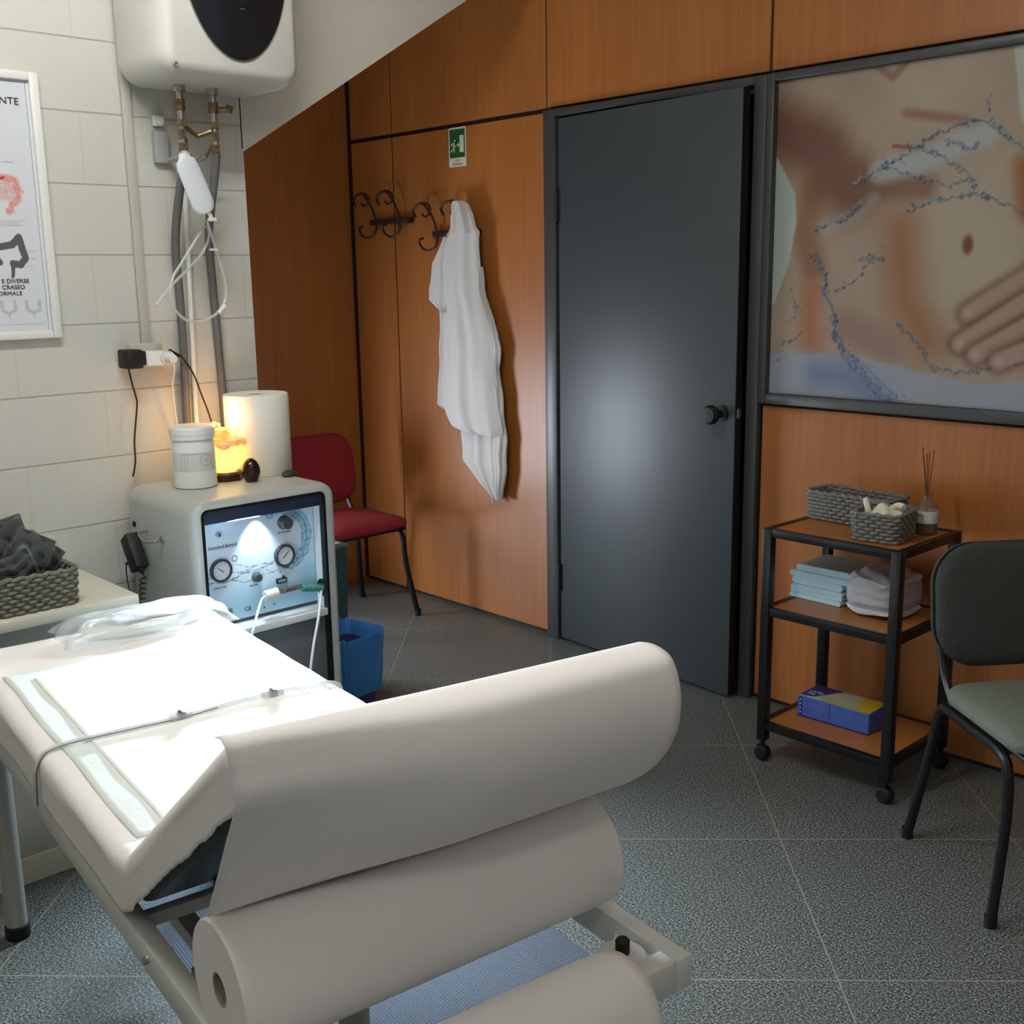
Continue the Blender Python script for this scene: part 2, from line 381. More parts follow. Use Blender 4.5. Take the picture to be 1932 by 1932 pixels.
# ------------------------------------------------------------------ big wall picture
def torso(A, B):
    C = np.zeros(A.shape+(3,))+np.array((172, 150, 130.))
    n = wob(A, B, 14)
    C = C+(n*7)[..., None]
    C = lay(C, (190, 172, 150), smooth(-np.hypot((A+1.72)*.9, B-2.08), -.25, -.02)*.6)
    C = lay(C, (186, 172, 150), smooth(-np.hypot(A+1.55, (B-1.6)*.8), -.32, -.05)*.8)
    C = lay(C, (112, 72, 58), smooth(-seg_d(A+n*.02, B, [(-2.23, 2.0), (-2.08, 1.93), (-2.02, 1.85), (-1.95, 1.80)]), -.17, -.02)*.9)
    C = lay(C, (124, 84, 62), smooth(-seg_d(A, B, [(-2.02, 1.86), (-1.88, 1.80), (-1.71, 1.787)]), -.07, -.01)*.75)
    C = lay(C, (128, 76, 44), smooth(-seg_d(A, B, [(-2.09, 1.8), (-2.12, 1.68), (-2.08, 1.55)]), -.08, -.01)*.6)
    C = lay(C, (170, 104, 70), smooth(-seg_d(A+n*.012, B, [(-2.085, 1.47), (-2.08, 1.32)]), -.085, .02)*1.0)
    C = lay(C, (158, 104, 66), smooth(-seg_d(A, B, [(-1.78, 1.66), (-1.75, 1.45), (-1.67, 1.33)]), -.13, .02)*.85)
    C = lay(C, (158, 100, 60), smooth(-seg_d(A, B, [(-1.42, 1.83), (-1.40, 1.70)]), -.05, 0)*.9)
    C = lay(C, (150, 118, 104), smooth(-seg_d(A, B, [(-1.95, 1.36), (-1.8, 1.3)]), -.09, 0)*.8)
    C = lay(C, (150, 100, 84), smooth(-seg_d(A, B, [(-1.777, 2.005), (-1.70, 1.99), (-1.593, 1.966)]), -.028, .004)*.9)
    C = lay(C, (138, 92, 78), smooth(-seg_d(A, B, [(-1.885, 2.155), (-1.83, 2.115), (-1.79, 2.15)]), -.02, -.003)*.7)
    C = lay(C, (146, 92, 84), smooth(-seg_d(A, B, [(-1.817, 1.914), (-1.733, 1.90)]), -.01, -.002))
    C = lay(C, (120, 72, 48), smooth(-np.hypot((A+1.562)/1.0, (B-1.612)/1.7), -.024, -.008))
    # pale backgrounds
    ex = np.interp(B, [1.40, 1.437, 1.576, 1.704, 1.794, 1.902, 1.95], [-2.27, -2.226, -2.172, -2.150, -2.160, -2.226, -2.27])
    C = lay(C, (178, 190, 182), smooth(ex-A, -.004, .004)*smooth(B, 1.39, 1.42)*smooth(-B, -1.95, -1.92))
    ex = np.interp(B, [1.8, 1.96, 2.16], [-1.36, -1.435, -1.47])
    C = lay(C, (184, 190, 176), smooth(A-ex, -.004, .006)*smooth(B, 1.85, 1.9))
    uw = np.interp(A, [-2.25, -2.02, -1.884, -1.691, -1.504, -1.363, -1.1], [1.271, 1.276, 1.27, 1.235, 1.203, 1.218, 1.25])+n*.004
    C = lay(C, (158, 164, 176), smooth(uw-B, -.006, .01)*.95)
    C = lay(C, (88, 112, 158), smooth(-seg_d(A, B, [(-2.05, 1.21), (-1.93, 1.20), (-1.84, 1.14)]), -.10, .03)*.7)
    # fluid patches and streaks
    C = lay(C, (176, 186, 188), smooth(-seg_d(A+n*.01, B, [(-1.86, 1.84), (-1.72, 1.86), (-1.62, 1.9), (-1.53, 1.92)]), -.055, -.015)*.75)
    C = lay(C, (168, 172, 168), smooth(-seg_d(A+n*.01, B, [(-2.03, 1.68), (-1.93, 1.71), (-1.88, 1.76)]), -.04, 0)*.5)
    for pts, r, k in (([(-1.937, 1.802), (-1.852, 1.852), (-1.762, 1.892), (-1.677, 1.938), (-1.572, 1.964), (-1.517, 1.955), (-1.425, 1.877), (-1.38, 1.86)], .007, 1),
            ([(-1.764, 1.913), (-1.673, 1.878), (-1.583, 1.818), (-1.544, 1.757)], .006, 1), ([(-1.853, 1.859), (-1.728, 1.815), (-1.623, 1.782), (-1.582, 1.799)], .005, 1),
            ([(-1.767, 1.715), (-1.671, 1.744), (-1.544, 1.757), (-1.418, 1.705), (-1.36, 1.66)], .006, 1), ([(-2.074, 1.678), (-1.973, 1.703), (-1.91, 1.75)], .008, .9),
            ([(-2.079, 1.597), (-2.032, 1.529), (-2.039, 1.491), (-2.001, 1.417), (-1.988, 1.326), (-1.951, 1.275)], .011, 1),
            ([(-1.951, 1.275), (-1.88, 1.203), (-1.812, 1.147), (-1.70, 1.10)], .019, 1), ([(-2.0, 1.40), (-1.96, 1.30), (-1.87, 1.23), (-1.76, 1.15)], .006, .8),
            ([(-1.909, 1.578), (-1.836, 1.577)], .016, .7), ([(-1.996, 1.476), (-1.95, 1.50), (-1.914, 1.52), (-1.89, 1.56)], .006, 1),
            ([(-1.778, 1.383), (-1.696, 1.314), (-1.646, 1.245), (-1.542, 1.236), (-1.486, 1.252), (-1.368, 1.272)], .0065, .9),
            ([(-1.64, 1.91), (-1.58, 1.885), (-1.55, 1.89)], .01, .6), ([(-1.53, 1.99), (-1.52, 2.03)], .004, 1), ([(-2.16, 1.49), (-2.15, 1.43), (-2.13, 1.40)], .007, .6),
            ([(-2.2, 1.30), (-2.15, 1.31), (-2.12, 1.34)], .004, 1), ([(-2.22, 1.24), (-2.16, 1.26)], .003, .7), ([(-2.18, 1.37), (-2.14, 1.39)], .004, .7)):
        w1 = wob(A, B, 60, 1); w2 = wob(A, B, 95, 4)
        d = seg_d(A+w1*.013, B+w2*.012, pts)
        C = lay(C, (52, 66, 98), smooth(-d, -r, -r*.25)*k*(.62+.38*np.sin(w1*9+A*120)))
        if r > .0055: C = lay(C, (66, 78, 104), smooth(-d, -r*4.5, 0)*((wob(A, B, 130, r*900)+wob(B, A, 75, 3)*.8) > .95)*.75*k)
        d2 = seg_d(A+w2*.014+.006, B+w1*.014-.007, pts)
        C = lay(C, (150, 164, 180), smooth(-d2, -r*.6, -r*.1)*.5*k)
    # fingers from the right
    for k, pts in enumerate(([(-1.30, 1.57), (-1.387, 1.513), (-1.545, 1.412)], [(-1.28, 1.50), (-1.382, 1.447), (-1.565, 1.322)], [(-1.26, 1.42), (-1.376, 1.376), (-1.515, 1.292)], [(-1.25, 1.36), (-1.36, 1.315), (-1.445, 1.275)])):
        d = seg_d(A, B, pts); r = .034
        C = lay(C, (112, 74, 58), smooth(-d, -(r+.024), -(r-.008))*.6)
        C = lay(C, (176, 146, 128), smooth(-d, -r, -(r-.018)))
        C = lay(C, (196, 164, 148), smooth(-np.hypot(A-pts[-1][0], B-pts[-1][1]), -.016, -.006)*.8)
    C = lay(C, (174, 140, 120), smooth(-np.hypot((A+1.24), (B-1.48)*.7), -.12, -.08))
    return C*.86
P = thing('wall_picture', (-1.62, 3.32, 1.1), 'large grey-framed picture of a bare belly splashed with water, right of the door', 'picture')
o = (-1.62, 3.32, 1.1)
m = MB()
m.box((-2.268, 3.292, 1.095), (-2.238, 3.335, 2.178), .003); m.box((-1.0, 3.292, 1.095), (-.97, 3.335, 2.178), .003)
m.box((-2.238, 3.292, 2.152), (-1.0, 3.335, 2.178), .003); m.box((-2.238, 3.292, 1.095), (-1.0, 3.335, 1.13), .003)
m.build('picture_frame', FRAMEM, P, o)
m = MB(); m.box((-2.238, 3.318, 1.13), (-1.0, 3.333, 2.152)); m.build('backing_board', GREYF, P, o)
paint('print', -2.237, -1.001, 1.131, 2.151, 400, 330, lambda a, b: np.stack([a, np.full_like(a, 3.3165), b], 1), torso, vcol('picture_print', .3, spec=.5), P, o)

# ------------------------------------------------------------------ anatomy poster on the block wall
P = thing('wall_poster', (-3.25, 1.0, 1.39), 'white-framed anatomy chart of the intestines on the block wall', 'poster')
o = (-3.25, 1.0, 1.39)
m = MB()
m.box((-3.249, 1.25, 1.391), (-3.226, 1.275, 2.103), .004); m.box((-3.249, .76, 1.391), (-3.226, .785, 2.103), .004)
m.box((-3.249, .785, 1.391), (-3.226, 1.25, 1.413), .004); m.box((-3.249, .785, 2.08), (-3.226, 1.25, 2.103), .004)
m.build('poster_frame', WPLAS, P, o)
def chart(A, B):
    C = np.zeros(A.shape+(3,))+np.array((206, 209, 214.)); n = wob(A, B, 120)
    C = lay(C, (206, 120, 112), smooth(-seg_d(A+n*.008, B, [(1.10, 1.83), (1.15, 1.825), (1.188, 1.82), (1.196, 1.79), (1.19, 1.765), (1.172, 1.75), (1.168, 1.735)]), -.014, -.004)*(.75+.2*np.sin(n*8)))
    C = lay(C, (200, 134, 130), smooth(-np.hypot((A-1.16)*1.0, (B-1.79)), -.033, -.02)*(.5+.35*np.sin(n*14)))
    C = lay(C, (150, 62, 60), smooth(-seg_d(A, B, [(1.13, 1.815), (1.16, 1.825)]), -.005, -.001))
    col = [(1.06, 1.60), (1.07, 1.66), (1.10, 1.64), (1.132, 1.642), (1.165, 1.648), (1.184, 1.668), (1.19, 1.64), (1.197, 1.612), (1.183, 1.594), (1.162, 1.597)]
    C = lay(C, (84, 86, 90), smooth(-seg_d(A+n*.0015, B, col), -.0105, -.0085))
    C = lay(C, (84, 86, 90), smooth(-seg_d(A, B, [(1.162, 1.597), (1.160, 1.575), (1.158, 1.562)]), -.0085+.004*smooth(-B, -1.6, -1.56), -.004))
    C = lay(C, (84, 86, 90), smooth(-seg_d(A, B, [(1.115, 1.62), (1.128, 1.60)]), -.009, -.006))
    for z, a0, a1 in ((1.866, 1.14, 1.19), (1.712, 1.10, 1.21), (1.706, 1.09, 1.19), (1.70, 1.1, 1.2), (1.432, 1.09, 1.235), (1.63, 1.2, 1.225), (1.61, 1.205, 1.225), (1.59, 1.2, 1.22)):
        C = lay(C, (150, 152, 156), ((np.abs(B-z) < .0018) & (A > a0) & (A < a1) & (np.sin(A*900) > -.4))*.7)
    for c in (1.138, 1.205):
        C = lay(C, (170, 172, 174), smooth(-seg_d(A+n*.002, B, [(c-.018, 1.495), (c-.017, 1.472), (c, 1.462), (c+.017, 1.472), (c+.018, 1.495)]), -.006, -.003)*.7)
        C = lay(C, (170, 172, 174), smooth(-seg_d(A, B, [(c, 1.462), (c, 1.45)]), -.003, -.001)*.7)
    C = lay(C, (110, 112, 118), ((np.abs(A-1.2415) < .0012) | (np.abs(B-2.0745) < .0012)).astype(float))
    return C
paint('chart_print', .785, 1.25, 1.413, 2.08, 330, 470, lambda a, b: np.stack([np.full_like(a, -3.238), a, b], 1), chart, vcol('chart_print_mat', .25), P, o)
INK = mat('ink', (48, 50, 56), .6)
for s_, y, z, h in (('ENTE', 1.221, 2.016, .026), ('E DIVERSE', 1.2, 1.5455, .0155), ('CRASSO', 1.187, 1.529, .0155), ('NORMALE', 1.178, 1.512, .0155)):
    t = text(s_, h, INK, P, (.0135, y-1.0, z-1.39), RX, align='RIGHT', sx=1.08, ext=.0006)

# ------------------------------------------------------------------ boiler
B_ = thing('water_heater', (-3.25, 1.72, 2.09), 'white wall-hung water heater with black oval front over the pipes', 'water heater')
o = (-3.25, 1.72, 2.09)
def rr3(x, inset, r):
    return [(x, a, b) for a, b in rrect(1.497+inset, 2.088+inset, 1.947-inset, 2.87-inset, max(.01, r-inset*.6), 8)]
m = MB()
m.ring([rr3(-3.249, .02, .06), rr3(-3.2, .0, .06), rr3(-3.03, .0, .06), rr3(-2.985, .006, .06), rr3(-2.962, .017, .055), rr3(-2.95, .035, .05)], cap0=True, cap1=True)
m.build('casing', BOILW, B_, o, angle=50)
def oval(t, k=1.0):  # pointed egg, bottom tip near z 2.147
    a = t*2*PI; c = math.cos(a); s_ = math.sin(a)
    return (1.735+.166*k*s_*(1 if abs(s_) < 2 else 1), 2.45-.304*k*c)
m = MB()
ov = [oval(i/64, 1.0) for i in range(64)]
m.ring([[(-2.9505, a, b) for a, b in ov], [(-2.943, a, b) for a, b in ov], [(-2.940, 1.735+(a-1.735)*.97, 2.45+(b-2.45)*.97) for a, b in ov]], cap1=True)
f = m.build('front_panel', mat('black_gloss', (22, 25, 30), .22), B_, o); f['label'] = 'glossy black oval front'
m = MB(); m.ring([[(-2.9508, 1.735+(a-1.735)*1.018, 2.45+(b-2.45)*1.018) for a, b in ov], [(-2.9452, 1.735+(a-1.735)*1.012, 2.45+(b-2.45)*1.012) for a, b in ov], [(-2.9452, a, b) for a, b in ov]]); m.build('bezel', STEEL, B_, o)
m = MB(); m.tube([(-2.9398, 1.748+.021*math.cos(i/40*2*PI), 2.325+.021*math.sin(i/40*2*PI)) for i in range(40)], .0013, 6, closed=True); m.build('dial_ring', mat('dim_line', (120, 126, 132), .4), B_, o)
m = MB(); m.box((-2.9402, 1.742, 2.2795), (-2.9392, 1.756, 2.281)); m.build('mark', mat('dim_line', (120, 126, 132), .4), B_, o)
m = MB(); Mx = Matrix.Translation((-2.951, 1.54, 2.114)) @ Matrix.Rotation(PI/2, 4, 'Y'); m.lathe([(.0085, 0), (.0085, .003), (.006, .005), (0, .003)], M=Mx, n=16); m.build('screw_cap', mat('grey_screw', (120, 120, 112), .5, .4), B_, o)
# pipes
def pipe(name, y, pts, lab):
    t = thing(name, (-3.1, y, .1), lab, 'pipe', 0, 'pipes under the water heater')
    o = (-3.1, y, .1)
    m = MB(); m.cyl((-3.1, y, 2.07), (-3.1, y, 2.088), .017, 16); m.cyl((-3.1, y, 1.90), (-3.1, y, 2.07), .0095, 14)
    m.build('metal_pipe', STEEL, t, o)
    for z, r, h in ((2.035, .014, .03), (1.985, .0145, .018), (1.955, .0125, .026), (1.918, .0135, .026)):
        m = MB(); m.cyl((-3.1, y, z-h/2), (-3.1, y, z+h/2), r, 6 if h < .03 else 16); m.build('brass_fitting', BRASS, t, o)
    P_ = [Vector(p) for p in pts]; Q = []
    for i in range(len(P_)-1):
        p0 = P_[max(i-1, 0)]; p1 = P_[i]; p2 = P_[i+1]; p3 = P_[min(i+2, len(P_)-1)]
        for k in range(6):
            s_ = k/6; Q.append(.5*((2*p1)+(p2-p0)*s_+(2*p0-5*p1+4*p2-p3)*s_**2+(3*p1-p0-3*p2+p3)*s_**3))
    Q.append(P_[-1])
    m = MB(); m.tube(Q, .0125, 12); m.build('insulated_hose', PIPEM, t, o)
    return t
pipe('water_pipe', 1.623, [(-3.1, 1.623, 1.915), (-3.12, 1.628, 1.866), (-3.16, 1.620, 1.742), (-3.2, 1.626, 1.637), (-3.224, 1.640, 1.496), (-3.224, 1.639, 1.304), (-3.224, 1.633, 1.108), (-3.224, 1.623, .6), (-3.224, 1.623, .1)], 'left of the two grey sleeved pipes dropping from the water heater')
t = pipe('water_pipe', 1.727, [(-3.1, 1.727, 1.915), (-3.12, 1.731, 1.864), (-3.16, 1.728, 1.744), (-3.2, 1.738, 1.668), (-3.224, 1.753, 1.525), (-3.224, 1.759, 1.296), (-3.224, 1.762, 1.12), (-3.224, 1.759, .6), (-3.224, 1.759, .1)], 'right of the two grey sleeved pipes, with a side valve, under the water heater')
m = MB(); m.cyl((-3.1, 1.737, 2.03), (-3.085, 1.775, 2.032), .008, 12); m.cyl((-3.088, 1.77, 2.024), (-3.082, 1.772, 2.044), .010, 10); m.build('valve', BRASS, t, (-3.1, 1.727, .1))
m = MB(); m.tube([(-3.1, 1.635, 1.975), (-3.12, 1.68, 1.955), (-3.1, 1.716, 1.97)], .007, 8); m.build('bridge_pipe', BRASS, t, (-3.1, 1.727, .1))
m = MB(); m.tube([(-3.1, 1.716, 1.93), (-3.13, 1.71, 1.90), (-3.14, 1.68, 1.885), (-3.13, 1.65, 1.91), (-3.1, 1.633, 1.945)], .0045, 8); m.build('loop_pipe', BRASS, t, (-3.1, 1.727, .1))
m = MB(); m.box((-3.249, 1.513, 1.34), (-3.235, 1.541, 2.6), .003); tag(m.build('cable_conduit', CONDM), 'square grey cable conduit running down the block wall into the socket box', 'conduit')
m = MB(); m.tube([(-3.238, 1.691, 1.83), (-3.238, 1.682, 1.495), (-3.238, 1.672, 1.103), (-3.238, 1.66, .1)], .008, 10); tag(m.build('cable_conduit', WPLAS), 'thin pale conduit tube between the two grey sleeved pipes', 'conduit')
m = MB(); m.box((-3.249, 1.60, 1.885), (-3.228, 1.645, 1.975), .004); m.mi = 1; m.cyl((-3.228, 1.622, 2.005), (-3.246, 1.622, 2.005), .012, 16)
m.box((-3.249, 1.605, 1.99), (-3.235, 1.64, 2.02), .003); m.mi = 0
m.cyl((-3.235, 1.645, 1.895), (-3.06, 1.612, 1.892), .007, 10); m.cyl((-3.09, 1.618, 1.892), (-3.078, 1.614, 1.892), .017, 20)
tag(m.build('wall_hook', [GPLAS, WPLAS]), 'grey plastic hook fitting on the block wall holding the white bag', 'hook')
# enema bag with tube
t = thing('irrigation_bag', (-3.06, 1.63, 1.7), 'white irrigation bag hanging tilted in front of the pipes, with a looped clear tube', 'bag')
o = (-3.06, 1.63, 1.7)
rows = [(0, .010), (.012, .017), (.022, .030), (.04, .034), (.10, .036), (.15, .036), (.165, .03), (.172, .022)]
ax0 = Vector((-3.055, 1.594, 1.897)); ax1 = Vector((-3.055, 1.656, 1.742)); dd = (ax1-ax0).normalized(); sd = Vector((0, dd.z, -dd.y))*-1
loops = []
for s_, hw in rows:
    c = ax0+dd*s_; loops.append([c+sd*(hw*math.cos(a))+Vector((1, 0, 0))*(.012*math.sin(a)*(1 if s_ > .01 else .5)) for a in [2*PI*k/20 for k in range(20)]])
m = MB(); m.ring(loops, cap0=True, cap1=True); m.build('bag_body', mat('bag_white', (214, 218, 222), .4), t, o)
m = MB(); m.tube([(-3.055, 1.66, 1.745), (-3.055, 1.668, 1.73), (-3.055, 1.674, 1.718)], .006, 10); m.box((-3.062, 1.662, 1.712), (-3.048, 1.686, 1.722), .002); m.build('bag_outlet', WPLAS, t, o)
def cr(pts, k=5, closed=False):
    P_ = [Vector(p) for p in pts]; n = len(P_); Q = []
    R = range(n if closed else n-1)
    for i in R:
        g = (lambda j: P_[j % n]) if closed else (lambda j: P_[max(0, min(j, n-1))])
        p0, p1, p2, p3 = g(i-1), g(i), g(i+1), g(i+2)
        for q in range(k):
            s_ = q/k; Q.append(.5*((2*p1)+(p2-p0)*s_+(2*p0-5*p1+4*p2-p3)*s_**2+(3*p1-p0-3*p2+p3)*s_**3))
    if not closed: Q.append(P_[-1])
    return Q
TP = [(1.680, 1.716), (1.702, 1.673), (1.726, 1.604), (1.745, 1.541), (1.739, 1.486), (1.709, 1.451), (1.66, 1.429), (1.6, 1.426), (1.555, 1.453), (1.534, 1.499), (1.545, 1.552), (1.576, 1.589), (1.617, 1.634), (1.66, 1.68), (1.69, 1.70), (1.70, 1.67), (1.672, 1.62), (1.62, 1.575), (1.56, 1.53), (1.50, 1.475)]
m = MB(); m.tube(cr([(-3.10-.03*math.sin(i*.5), a, b) for i, (a, b) in enumerate(TP)]), .0042, 8)
m.build('coiled_tube', TUBE, t, o)
m = MB(); m.cyl((-3.11, 1.705, 1.447), (-3.11, 1.728, 1.468), .0075, 12); m.build('tube_clamp', WPLAS, t, o)
m = MB(); m.box((-3.115, 1.690, 1.63), (-3.10, 1.712, 1.636), .001); m.build('tube_clamp', WPLAS, t, o)

# ------------------------------------------------------------------ sockets and plugs
t = thing('socket_box', (-3.25, 1.51, 1.32), 'grey socket box on the block wall under the conduit', 'socket'); o = (-3.25, 1.51, 1.32)
m = MB(); m.box((-3.249, 1.468, 1.29), (-3.222, 1.572, 1.362), .006); m.build('back_box', CONDM, t, o)
m = MB(); m.box((-3.222, 1.502, 1.295), (-3.19, 1.566, 1.34), .008); Mx = Matrix.Translation((-3.19, 1.566, 1.318)) @ Matrix.Rotation(PI/2, 4, 'Y'); m.lathe([(.0, 0), (.021, 0), (.021, .012), (.0, .012)], M=Mx, n=24); m.build('adapter', WPLAS, t, o)
def cable(name, pts, r, mm, lab, extra=None, k=6):
    t = thing(name, pts[-1], lab, 'cable'); o = pts[-1]
    m = MB(); m.tube(cr(pts, k), r, 8); m.build('cord', mm, t, o)
    if extra: extra(t, o)
    return t
def ex(t, o):
    m = MB(); m.box((-3.235, 1.432, 1.293), (-3.165, 1.482, 1.348), .006); m.box((-3.23, 1.48, 1.30), (-3.19, 1.502, 1.342), .004); m.build('power_adapter', BLACKP, t, o)
cable('power_cable', [(-3.2, 1.448, 1.295), (-3.215, 1.461, 1.252), (-3.225, 1.475, 1.204), (-3.225, 1.476, 1.18), (-3.225, 1.459, 1.078), (-3.225, 1.456, 1.013), (-3.225, 1.444, .966)], .0028, BLACKP, 'black power adapter with a thin cord hanging down the block wall', ex)
def ex(t, o):
    m = MB(); m.cyl((-3.178, 1.566, 1.318), (-3.15, 1.567, 1.316), .017, 18, .013); m.build('plug', WPLAS, t, o)
cable('power_cable', [(-3.15, 1.567, 1.316), (-3.16, 1.572, 1.28), (-3.19, 1.577, 1.235), (-3.21, 1.588, 1.163), (-3.22, 1.597, 1.09), (-3.225, 1.59, 1.0), (-3.225, 1.59, .8)], .0026, WPLAS, 'white plug and cord going down behind the white jar', ex)
def ex(t, o):
    m = MB(); m.tube([(-3.2, 1.580, 1.33), (-3.2, 1.598, 1.325), (-3.2, 1.618, 1.318)], [.014, .008, .004], 12); m.build('plug', BLACKP, t, o)
cable('power_cable', [(-3.2, 1.605, 1.323), (-3.2, 1.622, 1.314), (-3.19, 1.648, 1.265), (-3.19, 1.668, 1.206), (-3.18, 1.690, 1.121), (-3.17, 1.70, 1.02), (-3.16, 1.70, .96)], .0028, BLACKP, 'black plug and cord leading to the glowing salt lamp', ex)

# ------------------------------------------------------------------ hydrotherapy machine
Mo = (-3.0, 1.647, 0)
MC = thing('therapy_machine', Mo, 'grey machine cabinet with lit gauge panel between the couch and the block wall', 'machine')
def ml(x, y0, y1, z0, z1, r): return [(x, a, b) for a, b in rrect(y0, z0, y1, z1, r, 7, .012)]
Y0, Y1, ZT = 1.41, 1.885, .945
m = MB()
m.ring([ml(-3.192, Y0, Y1, .05, ZT, .045), ml(-2.835, Y0, Y1, .05, ZT, .045), ml(-2.815, Y0+.003, Y1-.003, .053, ZT-.003, .043), ml(-2.802, Y0+.011, Y1-.011, .06, ZT-.011, .036), ml(-2.80, Y0+.02, Y1-.02, .07, ZT-.018, .03),
        ml(-2.80, Y0+.027, Y1-.04, .09, ZT-.023, .02), ml(-3.15, Y0+.027, Y1-.04, .09, ZT-.023, .02)], cap0=True, cap1=True)
m.build('cabinet', MACH, MC, Mo, angle=60)
IY0, IY1 = Y0+.027, Y1-.04
m = MB(); gl = [(0, .0)]
m.ring([ml(-2.82, IY0, IY1, .092, ZT-.024, .02), ml(-2.7985, IY0, IY1, .092, ZT-.024, .02), ml(-2.7985, IY0+.009, IY1-.009, .10, ZT-.03, .014), ml(-2.82, IY0+.009, IY1-.009, .10, ZT-.03, .014)]); m.build('gasket', BLACK, MC, Mo)
m = MB(); m.box((-2.865, IY0+.0005, .878), (-2.803, IY1-.0005, .921), .004); v = m.build('visor', mat('smoked_visor', (38, 46, 66), .25), MC, Mo); v['label'] = 'dark smoked strip above the panel'
m = MB(); m.box((-2.835, 1.5, .874), (-2.822, 1.78, .8785)); m.build('lamp_strip', emis('led_strip', (205, 232, 255), 60), v)
m = MB(); m.box((-3.14, IY0+.0005, .535), (-2.802, IY1-.0005, .556), .002); m.build('shelf', mat('machine_light', (212, 216, 218), .35), MC, Mo)
m = MB(); m.box((-2.835, IY0+.001, .1), (-2.822, IY1-.001, .534), .002); m.build('lower_door', mat('lower_panel', (92, 98, 100), .45), MC, Mo)
m = MB(); m.box((-2.864, IY1-.0035, .557), (-2.803, IY1-.0004, .88)); m.mi = 1; Mx = Matrix.Translation((-2.834, IY1-.0036, .615)) @ Matrix.Rotation(PI/2, 4, 'X'); m.lathe([(0, .0), (.0275, 0), (.0275, .0015), (0, .0016)], M=Mx, n=28)
m.build('side_liner', [mat('liner_white', (226, 232, 238), .4), BLACKP], MC, Mo)
m = MB(); m.box((-2.875, IY0+.001, .557), (-2.867, IY1-.001, .878)); m.build('panel_board', GPLAS, MC, Mo)
def gp(A, B):
    C = np.zeros(A.shape+(3,))+np.array((212, 228, 238.)); n = wob(A, B, 70, 2); n2 = wob(A, B, 150, 5)
    C = lay(C, (142, 184, 206), smooth(-B, -.72, -.60)*.8)
    C = lay(C, (120, 176, 204), smooth(A, 1.74, 1.84)*smooth(-B, -.78, -.66)*.6)
    th = np.linspace(math.radians(115), math.radians(-72), 16); sw = [(1.728+.088*math.cos(t_), .785+.09*math.sin(t_)) for t_ in th]
    d = seg_d(A+n*.005, B+n2*.004, sw)
    C = lay(C, (150, 196, 220), smooth(-d, -.022, -.008)*.85)
    C = lay(C, (48, 84, 140), smooth(-np.abs(d-.014), -.003, 0)*.8*(.6+.4*np.sin(n2*6)))
    C = lay(C, (84, 130, 180), smooth(-seg_d(A+n2*.01, B+n*.008, sw), -.004, -.001)*.8)
    for k, zz in enumerate((.712, .703, .694, .722, .685)):
        wv = [(a, zz+.007*math.sin(a*30+k*1.7)+.004*math.sin(a*75+k)) for a in np.linspace(1.45, 1.79-k*.02, 30)]
        C = lay(C, (70, 88, 120), smooth(-seg_d(A, B+n2*.002, wv), -.0024, -.0006)*.8*(.55+.45*np.sin(A*160+k*2+n*4)))
    d = np.abs(np.hypot(A-1.568, B-.752)-.008); C = lay(C, (60, 74, 100), smooth(-d, -.0022, -.0008)*.8)
    C = lay(C, (70, 120, 132), ((A > 1.492) & (A < 1.55) & (B > .588) & (B < .606)).astype(float))
    C = lay(C, (52, 60, 66), ((B < .567)).astype(float))
    for (a, b, w_, h_) in ((1.655, .585, .003, .003), (1.69, .588, .003, .003)): C = lay(C, (60, 70, 80), ((np.abs(A-a) < w_) & (np.abs(B-b) < h_)).astype(float))
    return C
pb = paint('control_panel', IY0+.001, IY1-.004, .558, .878, 300, 250, lambda a, b: np.stack([np.full_like(a, -2.8662), a, b], 1), gp, vcol('panel_print', .35), MC, Mo)
TX = mat('panel_text', (60, 66, 78), .5); PX_ = -2.8655+3.0
text('IntestinoLibero.it', .0165, TX, pb, (PX_, 1.487-Mo[1], .789), RX, align='LEFT', sx=.80)
for s_, y, z, h in (('TEMPERATURA', 1.515, .672, .0065), ('REG. PRESSIONE', 1.738, .800, .0065), ('PRESSIONE', 1.735, .691, .0055), ('REG. TEMP.', 1.625, .658, .006), ('CE', 1.60, .587, .019)):
    text(s_, h, TX, pb, (PX_, y-Mo[1], z), RX)
def gauge(y, z, ang):
    Mx = Matrix.Translation((-2.866, y, z)) @ Matrix.Rotation(PI/2, 4, 'Y')
    m = MB(); m.lathe([(.0, 0), (.034, 0), (.035, .008), (.033, .013), (.028, .013), (.027, .008)], M=Mx, n=36)
    g = m.build('gauge', mat('gauge_rim', (70, 74, 80), .3, .5), MC, Mo)
    m = MB(); m.lathe([(.0275, .0084), (.0, .0086)], M=Mx, n=36); m.build('dial', mat('dial_face', (196, 202, 206), .4), g, Mo)
    m = MB(); c, s_ = math.cos(ang), math.sin(ang); m.tube([(-2.8568, y-c*.008, z-s_*.008), (-2.857, y+c*.019, z+s_*.019)], [.0014, .0006], 6)
    for k in range(9):
        a = math.radians(-40+k*32.5); m.tube([(-2.8572, y+.021*math.cos(a), z+.021*math.sin(a)), (-2.8578, y+.025*math.cos(a), z+.025*math.sin(a))], .0005, 4)
    m.build('needle', BLACKP, g, Mo)
gauge(1.519, .726, math.radians(138)); gauge(1.731, .732, math.radians(42))
def knob(y, z, r, l, mm, nm='knob'):
    Mx = Matrix.Translation((-2.866, y, z)) @ Matrix.Rotation(PI/2, 4, 'Y'); m = MB()
    m.lathe([(0, 0), (r*1.15, 0), (r*1.15, l*.2), (r, l*.25), (r*.9, l), (r*.5, l*1.02), (0, l*1.02)], M=Mx, n=28); m.build(nm, mm, MC, Mo)
